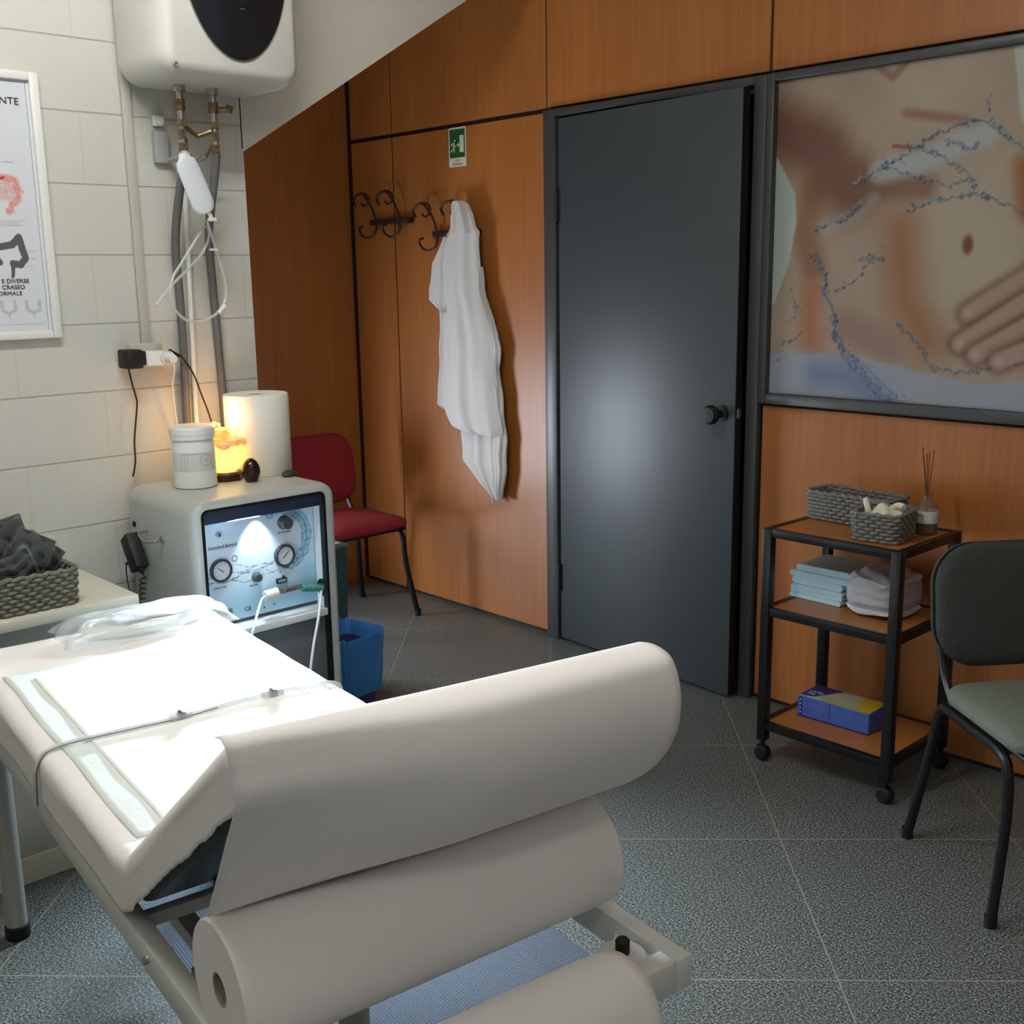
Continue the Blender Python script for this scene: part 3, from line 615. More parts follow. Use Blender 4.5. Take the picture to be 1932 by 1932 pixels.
knob(1.737, .832, .0185, .028, mat('knob_grey', (92, 98, 104), .3, .4)); knob(1.634, .683, .013, .018, mat('knob_dark', (70, 74, 78), .4)); knob(1.518, .832, .006, .014, STEEL, 'switch')
m = MB(); m.ring([[(-2.866, a, b) for a, b in rrect(1.70, .648, 1.735, .664, .002, 2)], [(-2.86, a, b) for a, b in rrect(1.70, .648, 1.735, .664, .002, 2)], [(-2.86, a, b) for a, b in rrect(1.703, .651, 1.732, .661, .001, 2)]]); m.box((-2.866, 1.722, .664), (-2.86, 1.727, .670)); m.build('bracket', BLACKP, MC, Mo)
# hose connector with spring sleeve
xx = -2.825
m = MB(); m.cyl((xx, 1.635, .632), (xx, 1.677, .635), .0155, 20); f = m.build('filter_cap', WPLAS, MC, Mo)
m = MB(); m.cyl((xx, 1.677, .635), (xx, 1.70, .636), .009, 6); m.cyl((xx, 1.70, .636), (xx, 1.737, .637), .0105, 18); m.cyl((xx, 1.737, .637), (xx, 1.76, .637), .009, 6); m.build('metal_connector', STEEL, MC, Mo)
m = MB(); m.tube([(xx+.011*math.cos(i*.42), 1.76+i*.00062, .632+.011*math.sin(i*.42)-.00012*i) for i in range(130)], .0021, 6); m.build('green_spring', mat('green_spring', (20, 120, 100), .35), MC, Mo)
m = MB(); m.tube([(xx, 1.74, .637), (xx, 1.80, .63), (xx, 1.838, .618)], .006, 10); m.build('hose_end', TUBE, MC, Mo)
# side hardware
m = MB(); Mx = Matrix.Translation((-3.165, Y0, .835)) @ Matrix.Rotation(PI/2, 4, 'X'); m.lathe([(0, 0), (.009, 0), (.009, .003), (.006, .004), (0, .001)], M=Mx, n=20); m.build('side_socket', BLACKP, MC, Mo)
m = MB(); m.tube(cr([(-2.985, Y0, .815), (-2.985, Y0-.03, .815), (-3.03, Y0-.035, .81), (-3.075, Y0-.03, .825), (-3.08, Y0, .826)]), .004, 8); m.cyl((-2.985, Y0, .815), (-2.985, Y0-.006, .815), .011, 16); m.build('side_bracket', STEEL, MC, Mo)
for y in (Y0+.04, Y1-.04):
    for x in (-3.15, -2.86):
        m = MB(); m.cyl((x, y, 0), (x, y, .052), .02, 14); m.build('foot', RUBBER, MC, Mo)
# white hoses
t = cable('white_hose', [(-2.82, 1.634, .632), (-2.80, 1.61, .632), (-2.775, 1.585, .618), (-2.755, 1.56, .59), (-2.745, 1.54, .55), (-2.75, 1.53, .48), (-2.76, 1.53, .38), (-2.76, 1.53, .24)], .0035, mat('hose_pale_blue', (196, 224, 232), .4), 'pale hose curving down from the white filter of the machine')
cable('white_hose', [(-2.835, 1.842, .615), (-2.82, 1.828, .61), (-2.785, 1.80, .588), (-2.76, 1.772, .54), (-2.75, 1.745, .47), (-2.74, 1.72, .38), (-2.72, 1.69, .26), (-2.70, 1.66, .12), (-2.70, 1.64, .006)], .0042, mat('hose_white', (226, 226, 222), .4), 'white hose dropping from the round hole in the machine side')
# hand remote and coiled cord
t = thing('hand_remote', (-3.12, 1.37, .76), 'black hand control hooked on the left side of the machine, with coiled cord', 'remote control'); o = (-3.12, 1.37, .76)
Mx = Matrix.Translation((-3.125, 1.383, .762)) @ Matrix.Rotation(math.radians(-33), 4, 'Y')
m = MB(); m.box((-.027, -.02, -.058), (.027, .02, .052), .005, 2, Mx); m.cyl(Mx @ Vector((.006, 0, -.056)), Mx @ Vector((.008, 0, -.075)), .012, 12, .005); m.build('control_body', BLACKP, t, o)
for a, b in ((-.004, .008), (-.004, -.036)):
    m = MB(); m.cyl(Mx @ Vector((a-.014, -.0195, b)), Mx @ Vector((a-.014, -.0225, b)), .0045, 12); m.build('button', STEEL, t, o)
st = Mx @ Vector((.009, 0, -.075)); hx = [st]
N_ = 150
for i in range(N_): a = i/N_*2*PI*12; q = i/N_; hx.append(Vector((st.x+.004+.012*math.cos(a)-.05*q, st.y-.004+.008*math.sin(a), st.z-.01-.20*q)))
m = MB(); m.tube(hx, .0019, 6); m.build('coiled_cord', BLACKP, t, o)
st = Mx @ Vector((-.027, 0, -.03)); pts = [st, st+Vector((-.022, -.002, -.002)), st+Vector((-.045, -.004, -.006)), st+Vector((-.052, -.004, -.035)), st+Vector((-.04, -.006, -.075)), st+Vector((-.028, -.006, -.10)), st+Vector((-.04, -.006, -.12))]
q0 = pts[-1]; hx = cr(pts, 6)
for i in range(80): a = i/80*2*PI*7; q = i/80; hx.append(Vector((q0.x+.01*math.cos(a)-.01+.03*q, q0.y+.007*math.sin(a), q0.z-.10*q)))
m = MB(); m.tube(hx, .0019, 6); m.cyl(st+Vector((-.022, -.002, -.002)), st+Vector((-.045, -.004, -.006)), .0055, 10); m.build('jack_cord', BLACKP, t, o)
m = MB(); m.cyl(st, st+Vector((-.022, -.002, -.002)), .003, 8); m.build('jack_pin', STEEL, t, o)

# things on top of the machine
T = .9455
t = thing('plastic_jar', (-3.043, 1.555, T), 'white plastic jar with screw lid standing on the machine', 'jar')
m = MB(); m.lathe([(0, 0), (.058, 0), (.0625, .004), (.0615, .135), (.058, .142), (.058, .148)], n=40); m.build('jar_body', WPLAS, t)
m = MB(); m.lathe([(.059, .144), (.0645, .145), (.0645, .158), (.066, .160), (.066, .176), (.062, .181), (.055, .1795), (0, .1795)], n=40); m.build('lid', WPLAS, t)
def jl(A, B):
    C = np.zeros(A.shape+(3,))+np.array((206, 206, 202.)); n = wob(A*2, B*900, 1)
    C = lay(C, (168, 168, 172), (((A > -.55) & (A < .0)) & (np.sin(B*1500)+np.sin(A*40) > .8)).astype(float)*.7)
    d = np.hypot((A-.75)*.06, (B-.085)*1.0); C = lay(C, (176, 174, 182), smooth(-np.abs(d-.017), -.004, -.001)*.8); C = lay(C, (190, 186, 196), smooth(-d, -.010, -.006)*.8)
    C = lay(C, (165, 165, 168), ((np.abs(A-.1) < .5) & (np.abs(B-.105) < .003)).astype(float)*.5)
    return C
paint('jar_label', -1.1, 1.5, .052, .108, 120, 60, lambda a, b: np.stack([.0625*np.cos(a-.65), .0625*np.sin(a-.65), b], 1), jl, vcol('jar_label_print', .4), t)
t = thing('paper_towel_roll', (-3.115, 1.815, T), 'tall white paper towel roll standing on the machine beside the salt lamp', 'paper roll')
m = MB(); m.lathe([(.028, .003), (.098, 0), (.1, .004), (.101, .245), (.098, .2495), (.034, .2495), (.030, .246), (.0285, .235), (.028, .01)], n=56); m.build('roll', PAPER2, t)
m = MB(); m.lathe([(.0265, .002), (.0275, .002), (.0278, .2465), (.0260, .2465), (.0255, .01), (.0255, .004)], n=32); m.build('core', mat('card_core', (150, 140, 122), .8), t)
t = thing('salt_lamp', (-3.09, 1.655, T), 'glowing salt crystal bowl lamp on a dark wooden base', 'lamp')
t.location = (-3.075, 1.672, T)
hexa = [(.052*math.cos(PI/8+i*PI/4), .052*math.sin(PI/8+i*PI/4)) for i in range(8)]
m = MB(); m.ring([[(a*.95, b*.95, 0) for a, b in hexa], [(a, b, .004) for a, b in hexa], [(a, b, .020) for a, b in hexa], [(a*.9, b*.9, .026) for a, b in hexa]], cap0=True, cap1=True); m.build('base', mat('dark_wood_base', (62, 28, 22), .4), t)
SALT = mat('salt_bowl', (255, 200, 90), .35, emit=(255, 208, 92), es=2.6, noise=.15, nscale=30)
m = MB(); m.lathe([(.0, .026), (.032, .0265), (.046, .04), (.053, .065), (.055, .095), (.0545, .105), (.050, .105), (.047, .08), (.038, .045), (0, .034)], n=40); m.build('bowl', SALT, t)
CH = mat('salt_chunk', (238, 150, 86), .5, emit=(255, 166, 84), es=1.0, noise=.2, nscale=60); CH2 = mat('salt_chunk_dim', (214, 138, 92), .5, emit=(255, 168, 110), es=.6)
for i, (x, y, z, r, mm) in enumerate(((.0, -.03, .118, .026, CH), (.028, .012, .116, .024, CH2), (-.012, .025, .122, .026, CH), (-.03, -.012, .14, .024, CH), (-.02, -.03, .150, .02, CH), (-.005, -.005, .148, .022, CH), (-.028, -.014, .163, .019, CH2), (.035, -.02, .108, .02, CH2), (.02, .045, .116, .018, CH2))):
    m = MB(); bmesh.ops.create_icosphere(m.bm, subdivisions=1, radius=r*1.22)
    for v in m.bm.verts: v.co = Vector((v.co.x*random.uniform(.8, 1.25), v.co.y*random.uniform(.8, 1.3), v.co.z*random.uniform(.5, .85)))+Vector((x, y, z))
    c = m.build('crystal', mm, t, angle=20)
li = bpy.data.lights.new('bulb', 'POINT'); li.energy = SALT_W; li.color = (1, .55, .22); li.shadow_soft_size = .03
lo = bpy.data.objects.new('bulb', li); COL.objects.link(lo); lo.parent = t; lo.location = (-.01, .0, .205)
t = thing('stone_egg', (-2.985, 1.708, T), 'dark brown polished stone egg standing before the salt lamp', 'egg')
m = MB(); m.lathe([(0, 0), (.016, 0), (.021, .006)]+[(.0275*math.sin(a)*(1-.10*math.cos(a)*-1) if 0 else .0275*math.sin(a)*(1+.10*math.cos(a)), .036-.036*math.cos(a)*1.0) for a in np.linspace(.9, PI-.02, 16)]+[(0, .072)], n=32); m.build('egg', mat('polished_stone', (44, 18, 20), .12), t)
t.scale = (1, 1, 1)
t = thing('black_stone', (-2.985, 1.842, T), 'small flat dark stone in front of the paper towel roll', 'stone')
m = MB(); bmesh.ops.create_icosphere(m.bm, subdivisions=2, radius=1)
for v in m.bm.verts: v.co = Vector((v.co.x*.022, v.co.y*.034, max(-.4, v.co.z)*.013+.0052))
m.build('stone', mat('dark_stone', (44, 46, 44), .5, noise=.3), t, angle=25)
t.rotation_euler = (0, 0, .5)
# machine lamp light (belongs to the lit strip)
la = bpy.data.lights.new('machine_lamp', 'AREA'); la.shape = 'RECTANGLE'; la.size = .26; la.size_y = .02; la.energy = LED_W; la.color = (.72, .88, 1)
lo = bpy.data.objects.new('machine_lamp', la); COL.objects.link(lo); lo.location = (-2.80, 1.64, .872)
lo.rotation_euler = (Vector((.86, -.36, -.34))).to_track_quat('-Z', 'Y').to_euler()
la.spread = math.radians(130)
ls = bpy.data.lights.new('panel_lamp', 'SPOT'); ls.energy = 3.5; ls.spot_size = math.radians(85); ls.spot_blend = .8; ls.color = (.75, .9, 1); ls.shadow_soft_size = .01
lo = bpy.data.objects.new('panel_lamp', ls); COL.objects.link(lo); lo.location = (-2.838, 1.64, .872); lo.rotation_euler = Vector((-.12, 0, -1)).to_track_quat('-Z', 'Y').to_euler()

# ------------------------------------------------------------------ desk and basket behind the couch
t = thing('white_desk', (-3.0, .4, 0), 'white table against the block wall beyond the head of the couch', 'table'); o = (-3.0, .4, 0)
m = MB(); m.box((-3.245, -.5, .703), (-2.785, 1.235, .73), .003); m.build('tabletop', mat('desk_white', (208, 206, 190), .5), t, o)
m = MB(); m.box((-2.87, -.48, .07), (-2.85, 1.2, .70)); m.build('front_panel', mat('desk_grey', (170, 170, 158), .5), t, o)
m = MB(); m.box((-2.865, -.48, 0), (-2.842, 1.2, .07)); m.build('plinth', mat('desk_white', (208, 206, 190), .5), t, o)
m = MB(); m.box((-3.23, 1.18, 0), (-2.87, 1.2, .70)); m.build('side_panel', mat('desk_grey', (170, 170, 158), .5), t, o)
def basket(name, loc, rz, L, W_, H, mm, lab, group=None, rows=9, r=.0062):
    t = thing(name, loc, lab, 'basket', rz, group)
    m = MB(); dz = H/rows; n = 2*int((L+W_)*2/.016/2)
    for k in range(rows):
        z = r+dz*k; fl = 1+.06*k/rows
        base = rrect(-L/2*fl, -W_/2*fl, L/2*fl, W_/2*fl, .022, 5)
        per = [0]; B2 = base+[base[0]]
        for i in range(len(base)): per.append(per[-1]+math.dist(B2[i], B2[i+1]))
        tot = per[-1]; pts = []; N2 = n*3; j = 0
        for i in range(N2):
            s_ = tot*i/N2
            while per[j+1] < s_: j += 1
            q = (s_-per[j])/(per[j+1]-per[j]+1e-9); x = B2[j][0]+(B2[j+1][0]-B2[j][0])*q; y = B2[j][1]+(B2[j+1][1]-B2[j][1])*q
            d = math.hypot(x, y)+1e-9; wv = .0042*math.cos(PI*n*i/N2*1.0+k*PI)
            pts.append((x+wv*x/d, y+wv*y/d, z+(.0022*math.sin(PI*n*i/N2*1.0) if k == rows-1 else 0)))
        m.tube(pts, r, 6, closed=True, flat=.95)
    m.build('woven_side', mm, t)
    m = MB(); m.prism(rrect(-L/2+.003, -W_/2+.003, L/2-.003, W_/2-.003, .02, 4), .001, .006, 'z'); m.build('bottom', mm, t)
    return t
b = basket('woven_basket', (-2.915, .985, .7305), 0, .19, .205, .098, ROPE2, 'grey woven basket on the white table, filled with dark plastic packets')
PK = mat('dark_packet', (34, 38, 36), .5, bump=.5, bscale=50)
for i, (x, y, z, a, b_, L, H) in enumerate(((-2.943, .955, .868, -.12, .12, .12, .15), (-2.893, .995, .858, .05, -.55, .10, .13), (-2.975, .965, .880, -.10, .2, .135, .13), (-2.918, 1.03, .848, -.03, -.75, .11, .10), (-2.862, .955, .835, .08, .35, .09, .09))):
    lab = ['black plastic-wrapped packet standing tallest at the left of the grey basket', 'black packet with pointed clear wrapper in the middle of the grey basket', 'black packet with a folded top edge at the back of the grey basket', 'black packet leaning right over the rim of the grey basket', 'low black packet at the front left of the grey basket'][i]
    t = thing('wrapped_packet', (x, y, z), lab, 'packet', 0, 'dark packets in the basket')
    Mx = Matrix.Rotation(b_, 4, 'X') @ Matrix.Rotation(a, 4, 'Y')
    m = MB(); m.box((-.006, -L/2, -H/2), (.006, L/2, H/2), .004, 2, Mx); m.build('packet', PK, t)
    m = MB(); s0 = random.random()*9
    for sx in (-1, 1):
        m.grid(lambda u, v: Mx @ Vector((sx*(.0085+.0035*math.sin(u*17+v*9+s0)+.003*math.sin(v*23-s0)), (u-.5)*(L+.010), (v-.5)*(H+.012)+.006*math.sin(u*8+s0))), 12, 12)
    m.build('clear_wrapper', film('wrapper_film', (190, 196, 194), .11, .12, .4, 40), t, recalc=False)

# ------------------------------------------------------------------ treatment couch (local u along couch, v across)
TH = math.radians(-7)
CO = (-1.567, .62, 0)
CT = thing('treatment_couch', CO, 'white-framed treatment couch with raised backrest end, in the foreground', 'treatment couch', TH)
m = MB()
m.box((-1.1, 0, .55), (.62, .03, .60), .003); m.box((-1.1, .585, .55), (.62, .615, .60), .003)
m.box((.585, .03, .55), (.62, .585, .60), .003); m.box((-1.1, .026, .562), (-1.075, .589, .60), .003); m.box((-.2, .026, .562), (-.175, .589, .60), .003)
m.box((.0, .026, .562), (.02, .16, .585), .002)
m.build('frame', CFRAME, CT)
for i, (u, v) in enumerate(((-1.06, .035), (-1.06, .58), (.18, .30), (.18, .30))):
    if i == 3: break
    m = MB(); m.cyl((u, v, .03), (u, v, .565), .025, 24); lg = m.build('leg', LEGM, CT)
    m = MB(); m.lathe([(0, 0), (.027, 0), (.029, .006), (.028, .032), (.024, .036)], c=(u, v, 0), n=24); f = m.build('rubber_foot', RUBBER, lg)
m = MB(); m.box((-.125, .112, .47), (.5, .145, .50), .003); m.box((.16, .05, .535), (.20, .56, .565), .003); m.cyl((.18, .128, .5), (.18, .128, .54), .008, 10); m.build('support_bar', LEGM, CT)
m = MB(); m.box((-1.11, .01, .601), (.0, .595, .690), .022, 4); m.build('mattress', VINYL, CT)
ca, sa = math.cos(math.radians(37)), math.sin(math.radians(37))
Mx = Matrix.Translation((.022, 0, .685)) @ Matrix.Rotation(-math.radians(37), 4, 'Y')
m = MB(); m.box((.0, .01, -.07), (.585, .595, -.004), .02, 4, Mx); m.build('backrest', VINYL, CT)
for v in (.12, .46):
    m = MB(); m.box((.02, v, -.085), (.46, v+.025, -.07), .002, 1, Mx); m.build('backrest_strut', BLACK, CT)
for u, z in ((.13, .582), (.33, .575)):
    m = MB(); m.cyl((u, -.001, z), (u, -.008, z), .006, 8); m.build('bolt', STEEL, CT)
    m = MB(); m.cyl((u, .03, z), (u, .036, z), .005, 8); m.build('bolt', STEEL, CT)
m = MB(); m.prism([(.49, .5845), (.5845, .5845), (.5845, .48)], .578, .583, 'z'); m.build('corner_plate', CFRAME, CT)
m = MB(); m.lathe([(0, .5835), (.034, .5835), (.037, .587), (.035, .590), (.014, .592), (0, .592)], c=(.547, .546, 0), n=32); m.build('end_disc', CFRAME, CT)
m = MB(); m.lathe([(.010, .592), (.0105, .593), (.0105, .612), (.008, .615), (0, .615)], c=(.549, .546, 0), n=20); k = m.build('adjusting_knob', BLACKP, CT); k['label'] = 'small black knob on a white disc'
# paper sheet that covers mattress and backrest and hangs from the ridge
PS = thing('couch_sheet', CO, 'white paper sheet covering the couch and its raised end, hanging down to the roll', 'paper sheet', TH)
path = []
for i in range(24): path.append((-1.125+i*.047, .7035, 0., 1.))
path.append((-.02, .7035, .0, 1)); path.append((.0, .7036, -.15, .99)); path.append((.02, .708, -.35, .93))
for i in range(15):
    q = .03+i*.55/14; path.append((.022+q*ca, .692+q*sa+.002, -sa, ca))
path.append((.504, 1.0508, -.45, .89)); path.append((.514, 1.0512, -.28, .96))
def sheetp(a, b):
    k = a*(len(path)-1); i = min(int(k), len(path)-2); q = k-i
    u, z, nx, nz = [path[i][j]*(1-q)+path[i+1][j]*q for j in range(4)]
    l = math.hypot(nx, nz); nx /= l; nz /= l
    drop = .098 if u < .0 else .078+.02*max(0, 1-u/.06)
    R = .028; Wd = .604
    # cross section
    if b < .14: t = b/.14; v = -.004-.0015*math.sin(u*13); d = drop-(drop-R)*t + (1-t)*(.0016*math.sin(u*53+math.sin(u*17)*2)+.0008*math.sin(u*210))
    elif b < .24: t = (b-.14)/.10*PI/2; v = -.004+R*(1-math.cos(t)); d = R*(1-math.sin(t))
    elif b < .76: t = (b-.24)/.52; v = -.004+R+(Wd+.008-2*R)*t; d = 0
    elif b < .86: t = (b-.76)/.10*PI/2; v = Wd+.004-R+R*math.sin(t); d = R*(1-math.cos(t))
    else: t = (b-.86)/.14; v = Wd+.004; d = R+(drop-R)*t
    wr = .0008*math.sin(u*31+v*9)*math.sin(v*23)
    return Vector((u-nx*d+nx*wr, v, z-nz*d+nz*wr-.020*max(0, min(1, v/.6))*max(0, min(1, (u-.05)/.45))))
m = MB(); m.grid(sheetp, 120, 70); m.build('bed_cover', PAPER, PS, solid=.0012, recalc=False)
LP = [(.500, 1.053), (.516, 1.056), (.530, 1.047), (.537, 1.02), (.539, .985), (.50, .925), (.46, .865), (.42, .806), (.405, .783)]
RP = [(.508, 1.0535), (.54, 1.056), (.572, 1.045), (.588, 1.015), (.592, .975), (.583, .93), (.545, .87), (.48, .815), (.428, .786)]
LP = cr([(a, 0, b) for a, b in LP], 5); RP = cr([(a, 0, b) for a, b in RP], 5)
def flap(a, b):
    k = a*(len(LP)-1); i = min(int(k), len(LP)-2); q = k-i
    l = LP[i].lerp(LP[i+1], q); r = RP[i].lerp(RP[i+1], q)
    w_ = float(smooth(b, -.02, .55)); p = l.lerp(r, w_)
    v0 = -.0115+.014*max(0, a-.35); v1 = .612
    return Vector((p.x, v0+(v1-v0)*b, p.z+.003-.020*b*(1-.6*a)))
m = MB(); m.grid(flap, 48, 40); f = m.build('hanging_flap', PAPER, PS, solid=.001, recalc=False)
t = thing('paper_roll', CO, 'large roll of couch paper lying across the frame under the raised end', 'paper roll', TH)
def rolll(r, v): return [(.418+r*math.cos(2*PI*k/56), v, .692+r*math.sin(2*PI*k/56)) for k in range(56)]
m = MB(); m.ring([rolll(.022, .0), rolll(.086, -.001), rolll(.0885, .002), rolll(.0885, .585), rolll(.086, .588), rolll(.022, .587)], wrap=True); m.build('roll', PAPER, t)
m = MB(); m.ring([rolll(.0195, .001), rolll(.0215, .0), rolll(.0215, .587), rolll(.0195, .586)], wrap=True); m.build('core', mat('card_core', (150, 140, 122), .8), t)
# loose paper over the foot rail
DP = [(.546, .603), (.552, .615), (.575, .622), (.60, .620), (.625, .610), (.645, .585), (.66, .54), (.672, .46), (.675, .36), (.672, .26)]
DP = cr([(a, 0, b) for a, b in DP], 5)
def drape(a, b):
    k = a*(len(DP)-1); i = min(int(k), len(DP)-2); p = DP[i].lerp(DP[i+1], k-i)
    v = -.03+(.54+.02*a-.05*max(0, .25-a))*b
    bul = .006*math.sin(b*7+a*3)*a+.004*math.sin(b*19+a*9)*a
    return Vector((p.x+bul, v, p.z+.006*math.sin(b*3.1)*(1-a)))
t = thing('paper_towel', CO, 'loose end of beige-white paper draped over the near rail of the couch', 'paper', TH)
m = MB(); m.grid(drape, 45, 36); m.build('draped_paper', PAPER, t, solid=.001, recalc=False)
# absorbent pad
t = thing('absorbent_pad', CO, 'white quilted pad with pale blue border lying flat on the couch', 'pad', TH)
def padz(u, v): return .7055+.0006*math.sin(u*23+v*5)*math.sin(v*19)
m = MB(); m.grid(lambda a, b: Vector((-.90+.895*a+.004*math.sin(b*9), .036+.535*b+.002*math.sin(a*13), padz(a, b)+.001)), 60, 40); m.build('blue_backing', PADB, t, solid=.0015, recalc=False)
m = MB(); m.grid(lambda a, b: Vector((-.845+.835*a, .088+.435*b, padz(a, b)+.0035+.0005*(math.sin(a*50)*math.sin(b*30)))), 90, 60); m.build('quilted_centre', PADW, t, solid=.002, recalc=False)
# tube strap
t = thing('clear_tubing', CO, 'flat clear tube with two roller clamps lying across the couch', 'tube', TH)
ST = [(-.445, -.014, .60), (-.44, -.012, .64), (-.436, -.010, .672), (-.435, .005, .700), (-.434, .03, .709), (-.43, .075, .7125), (-.425, .16, .7125), (-.42, .26, .7125), (-.428, .35, .7125), (-.43, .44, .7125), (-.424, .53, .7115), (-.42, .58, .709), (-.42, .606, .692), (-.42, .612, .64)]
S2 = cr(ST, 6)
m = MB(); m.tube(S2, .0048, 10, flat=1); m.build('tube', TUBE, t)
m = MB(); m.tube([p+Vector((.0065, 0, .001)) for p in S2[:48]], .0011, 6); m.build('tube_edge', mat('dark_edge', (96, 96, 90), .5), t)
for v in (.262, .455):
    m = MB(); m.box((-.432, v-.024, .708), (-.412, v+.020, .722), .004); c = m.build('roller_clamp', film('clamp_clear', (210, 212, 214), .45, .1, .2), t)
    m = MB(); m.cyl((-.430, v, .717), (-.414, v, .717), .0075, 16); m.build('roller_wheel', mat('clamp_grey', (110, 110, 108), .35, .6), c)
# packaged kit
t = thing('packaged_tubing', (CO[0], CO[1], 0), 'clear plastic pack holding a coiled tube and leaflet at the head of the couch', 'package', TH)
cu, cv = -1.07, .405
def ell(a, ru, rv): return (cu+ru*math.cos(a)+.15*(0), cv+rv*math.sin(a))
m = MB()
for k, (ru, rv, z) in enumerate(((.066, .145, .7165), (.06, .136, .728), (.068, .15, .7275))):
    m.tube([(*ell(2*PI*i/60, ru, rv), z+.002*math.sin(i)) for i in range(60)], .0065, 8, closed=True)
m.build('coiled_tube', mat('pale_tube', (222, 224, 216), .4), t)
m = MB(); m.grid(lambda a, b: Vector((cu-.05+.085*a, cv-.075+.19*b, .738+.003*math.sin(b*6))), 6, 14); lf = m.build('leaflet', mat('leaflet_paper', (196, 200, 214), .6), t, solid=.001, recalc=False)
m = MB()
for i in range(9):
    b0 = -.06+i*.019; m.box((cu-.04, cv+b0, .7425), (cu+.026, cv+b0+.004, .7432), 0, 1)
m.build('leaflet_print', mat('print_grey', (128, 132, 150), .6), lf)
def bag(a, b):
    u = (a-.5)*2; v = (b-.5)*2; e = max(0, 1-u**4)*max(0, 1-v**6)
    return Vector((cu+.098*u+.006*math.sin(v*9), cv+.203*v+.006*math.sin(u*7), .708+.044*math.sqrt(e)*(1-.05*math.sin(u*5+v*7))+.0015*math.sin(u*13)*math.sin(v*15)))
m = MB(); m.grid(bag, 30, 50); m.build('clear_wrapper', film('kit_film', (236, 240, 242), .45, .2, .15, 18), t, recalc=False)

# blue mat on the floor
m = MB(); m.box((-1.0, .30, .0), (-.145, 1.075, .008), .003)
def blue_mat():
    mm, nt, b = newmat('blue_woven'); L = nt.links.new; N = nt.nodes.new
    tc = N('ShaderNodeTexCoord'); wv = N('ShaderNodeTexWave'); wv.bands_direction = 'X'; wv.inputs['Scale'].default_value = 55; wv.inputs['Distortion'].default_value = 1.2; wv.inputs['Detail'].default_value = 1
    wv2 = N('ShaderNodeTexWave'); wv2.bands_direction = 'Y'; wv2.inputs['Scale'].default_value = 40
    L(tc.outputs['Object'], wv.inputs['Vector']); L(tc.outputs['Object'], wv2.inputs['Vector'])
    a = N('ShaderNodeMath'); a.operation = 'MULTIPLY'; L(wv.outputs['Fac'], a.inputs[0]); L(wv2.outputs['Fac'], a.inputs[1])
    r = N('ShaderNodeValToRGB'); r.color_ramp.elements[0].color = srgb(72, 80, 94); r.color_ramp.elements[1].color = srgb(112, 122, 136); L(a.outputs[0], r.inputs[0]); L(r.outputs[0], b.inputs['Base Color'])
    bp = N('ShaderNodeBump'); bp.inputs['Strength'].default_value = .5; bp.inputs['Distance'].default_value = .003; L(a.outputs[0], bp.inputs['Height']); L(bp.outputs[0], b.inputs['Normal']); b.inputs['Roughness'].default_value = .8
    return mm
o_ = m.build('floor_mat', blue_mat()); o_.location = (CO[0], CO[1], .001); o_.rotation_euler = (0, 0, TH); tag(o_, 'blue woven mat on the tiled floor under the couch', 'mat')

# ------------------------------------------------------------------ bins
t = thing('waste_bin', (-3.245, 2.19, 0), 'small waste bin lined with a translucent blue bag, right of the machine', 'bin', .12)
m = MB()
def bl(z, s_, r=.03): return [(a, b, z) for a, b in rrect(-.1*s_, -.1*s_, .1*s_, .1*s_, r, 5)]
m.ring([bl(0, .8), bl(.20, .92), bl(.25, .95), bl(.25, .93), bl(.2, .9), bl(.01, .77)], cap0=True, cap1=True); m.build('bin_body', mat('bin_violet', (62, 58, 110), .5), t)
def bagl(z, s_, k=0): return [(a*(1+.03*math.sin(i*1.9+k)), b*(1+.03*math.sin(i*2.3+k)), z+.006*math.sin(i*1.3+k)) for i, (a, b) in enumerate(rrect(-.104*s_, -.104*s_, .104*s_, .104*s_, .03, 8))]
m = MB(); m.ring([bagl(.075, .93, 1), bagl(.16, .985, 2), bagl(.26, 1.03, 3), bagl(.302, 1.05, 4), bagl(.305, 1.03, 4), bagl(.27, .93, 3), bagl(.15, .84, 5), bagl(.05, .74, 6)], cap1=True); m.build('blue_liner', BLUEB, t)
t = thing('teal_box', (-3.56, 2.27, 0), 'tall dark teal bin with papers on its lid, behind the blue-lined bin', 'bin')
m = MB(); m.ring([[(a, b, z) for a, b in rrect(-.1*s_, -.105*s_, .1*s_, .105*s_, .02, 4)] for z, s_ in ((0, .9), (.54, 1.0))], cap0=True, cap1=True); m.build('bin_body', TEAL, t)
m = MB(); m.box((-.102, -.107, .54), (.102, .107, .556), .004); m.build('lid', mat('teal_lid', (98, 112, 112), .5), t)
m = MB()
for i in range(4): m.box((-.095+i*.045, -.10+.02*(i % 2), .5565+i*.0006), (-.055+i*.047, .08, .558+i*.0006))
tag(m.build('loose_papers', mat('paper_strips', (186, 186, 178), .8), None), 'pale paper strips lying on the lid of the teal bin', 'papers').location = (-3.56, 2.27, 0)

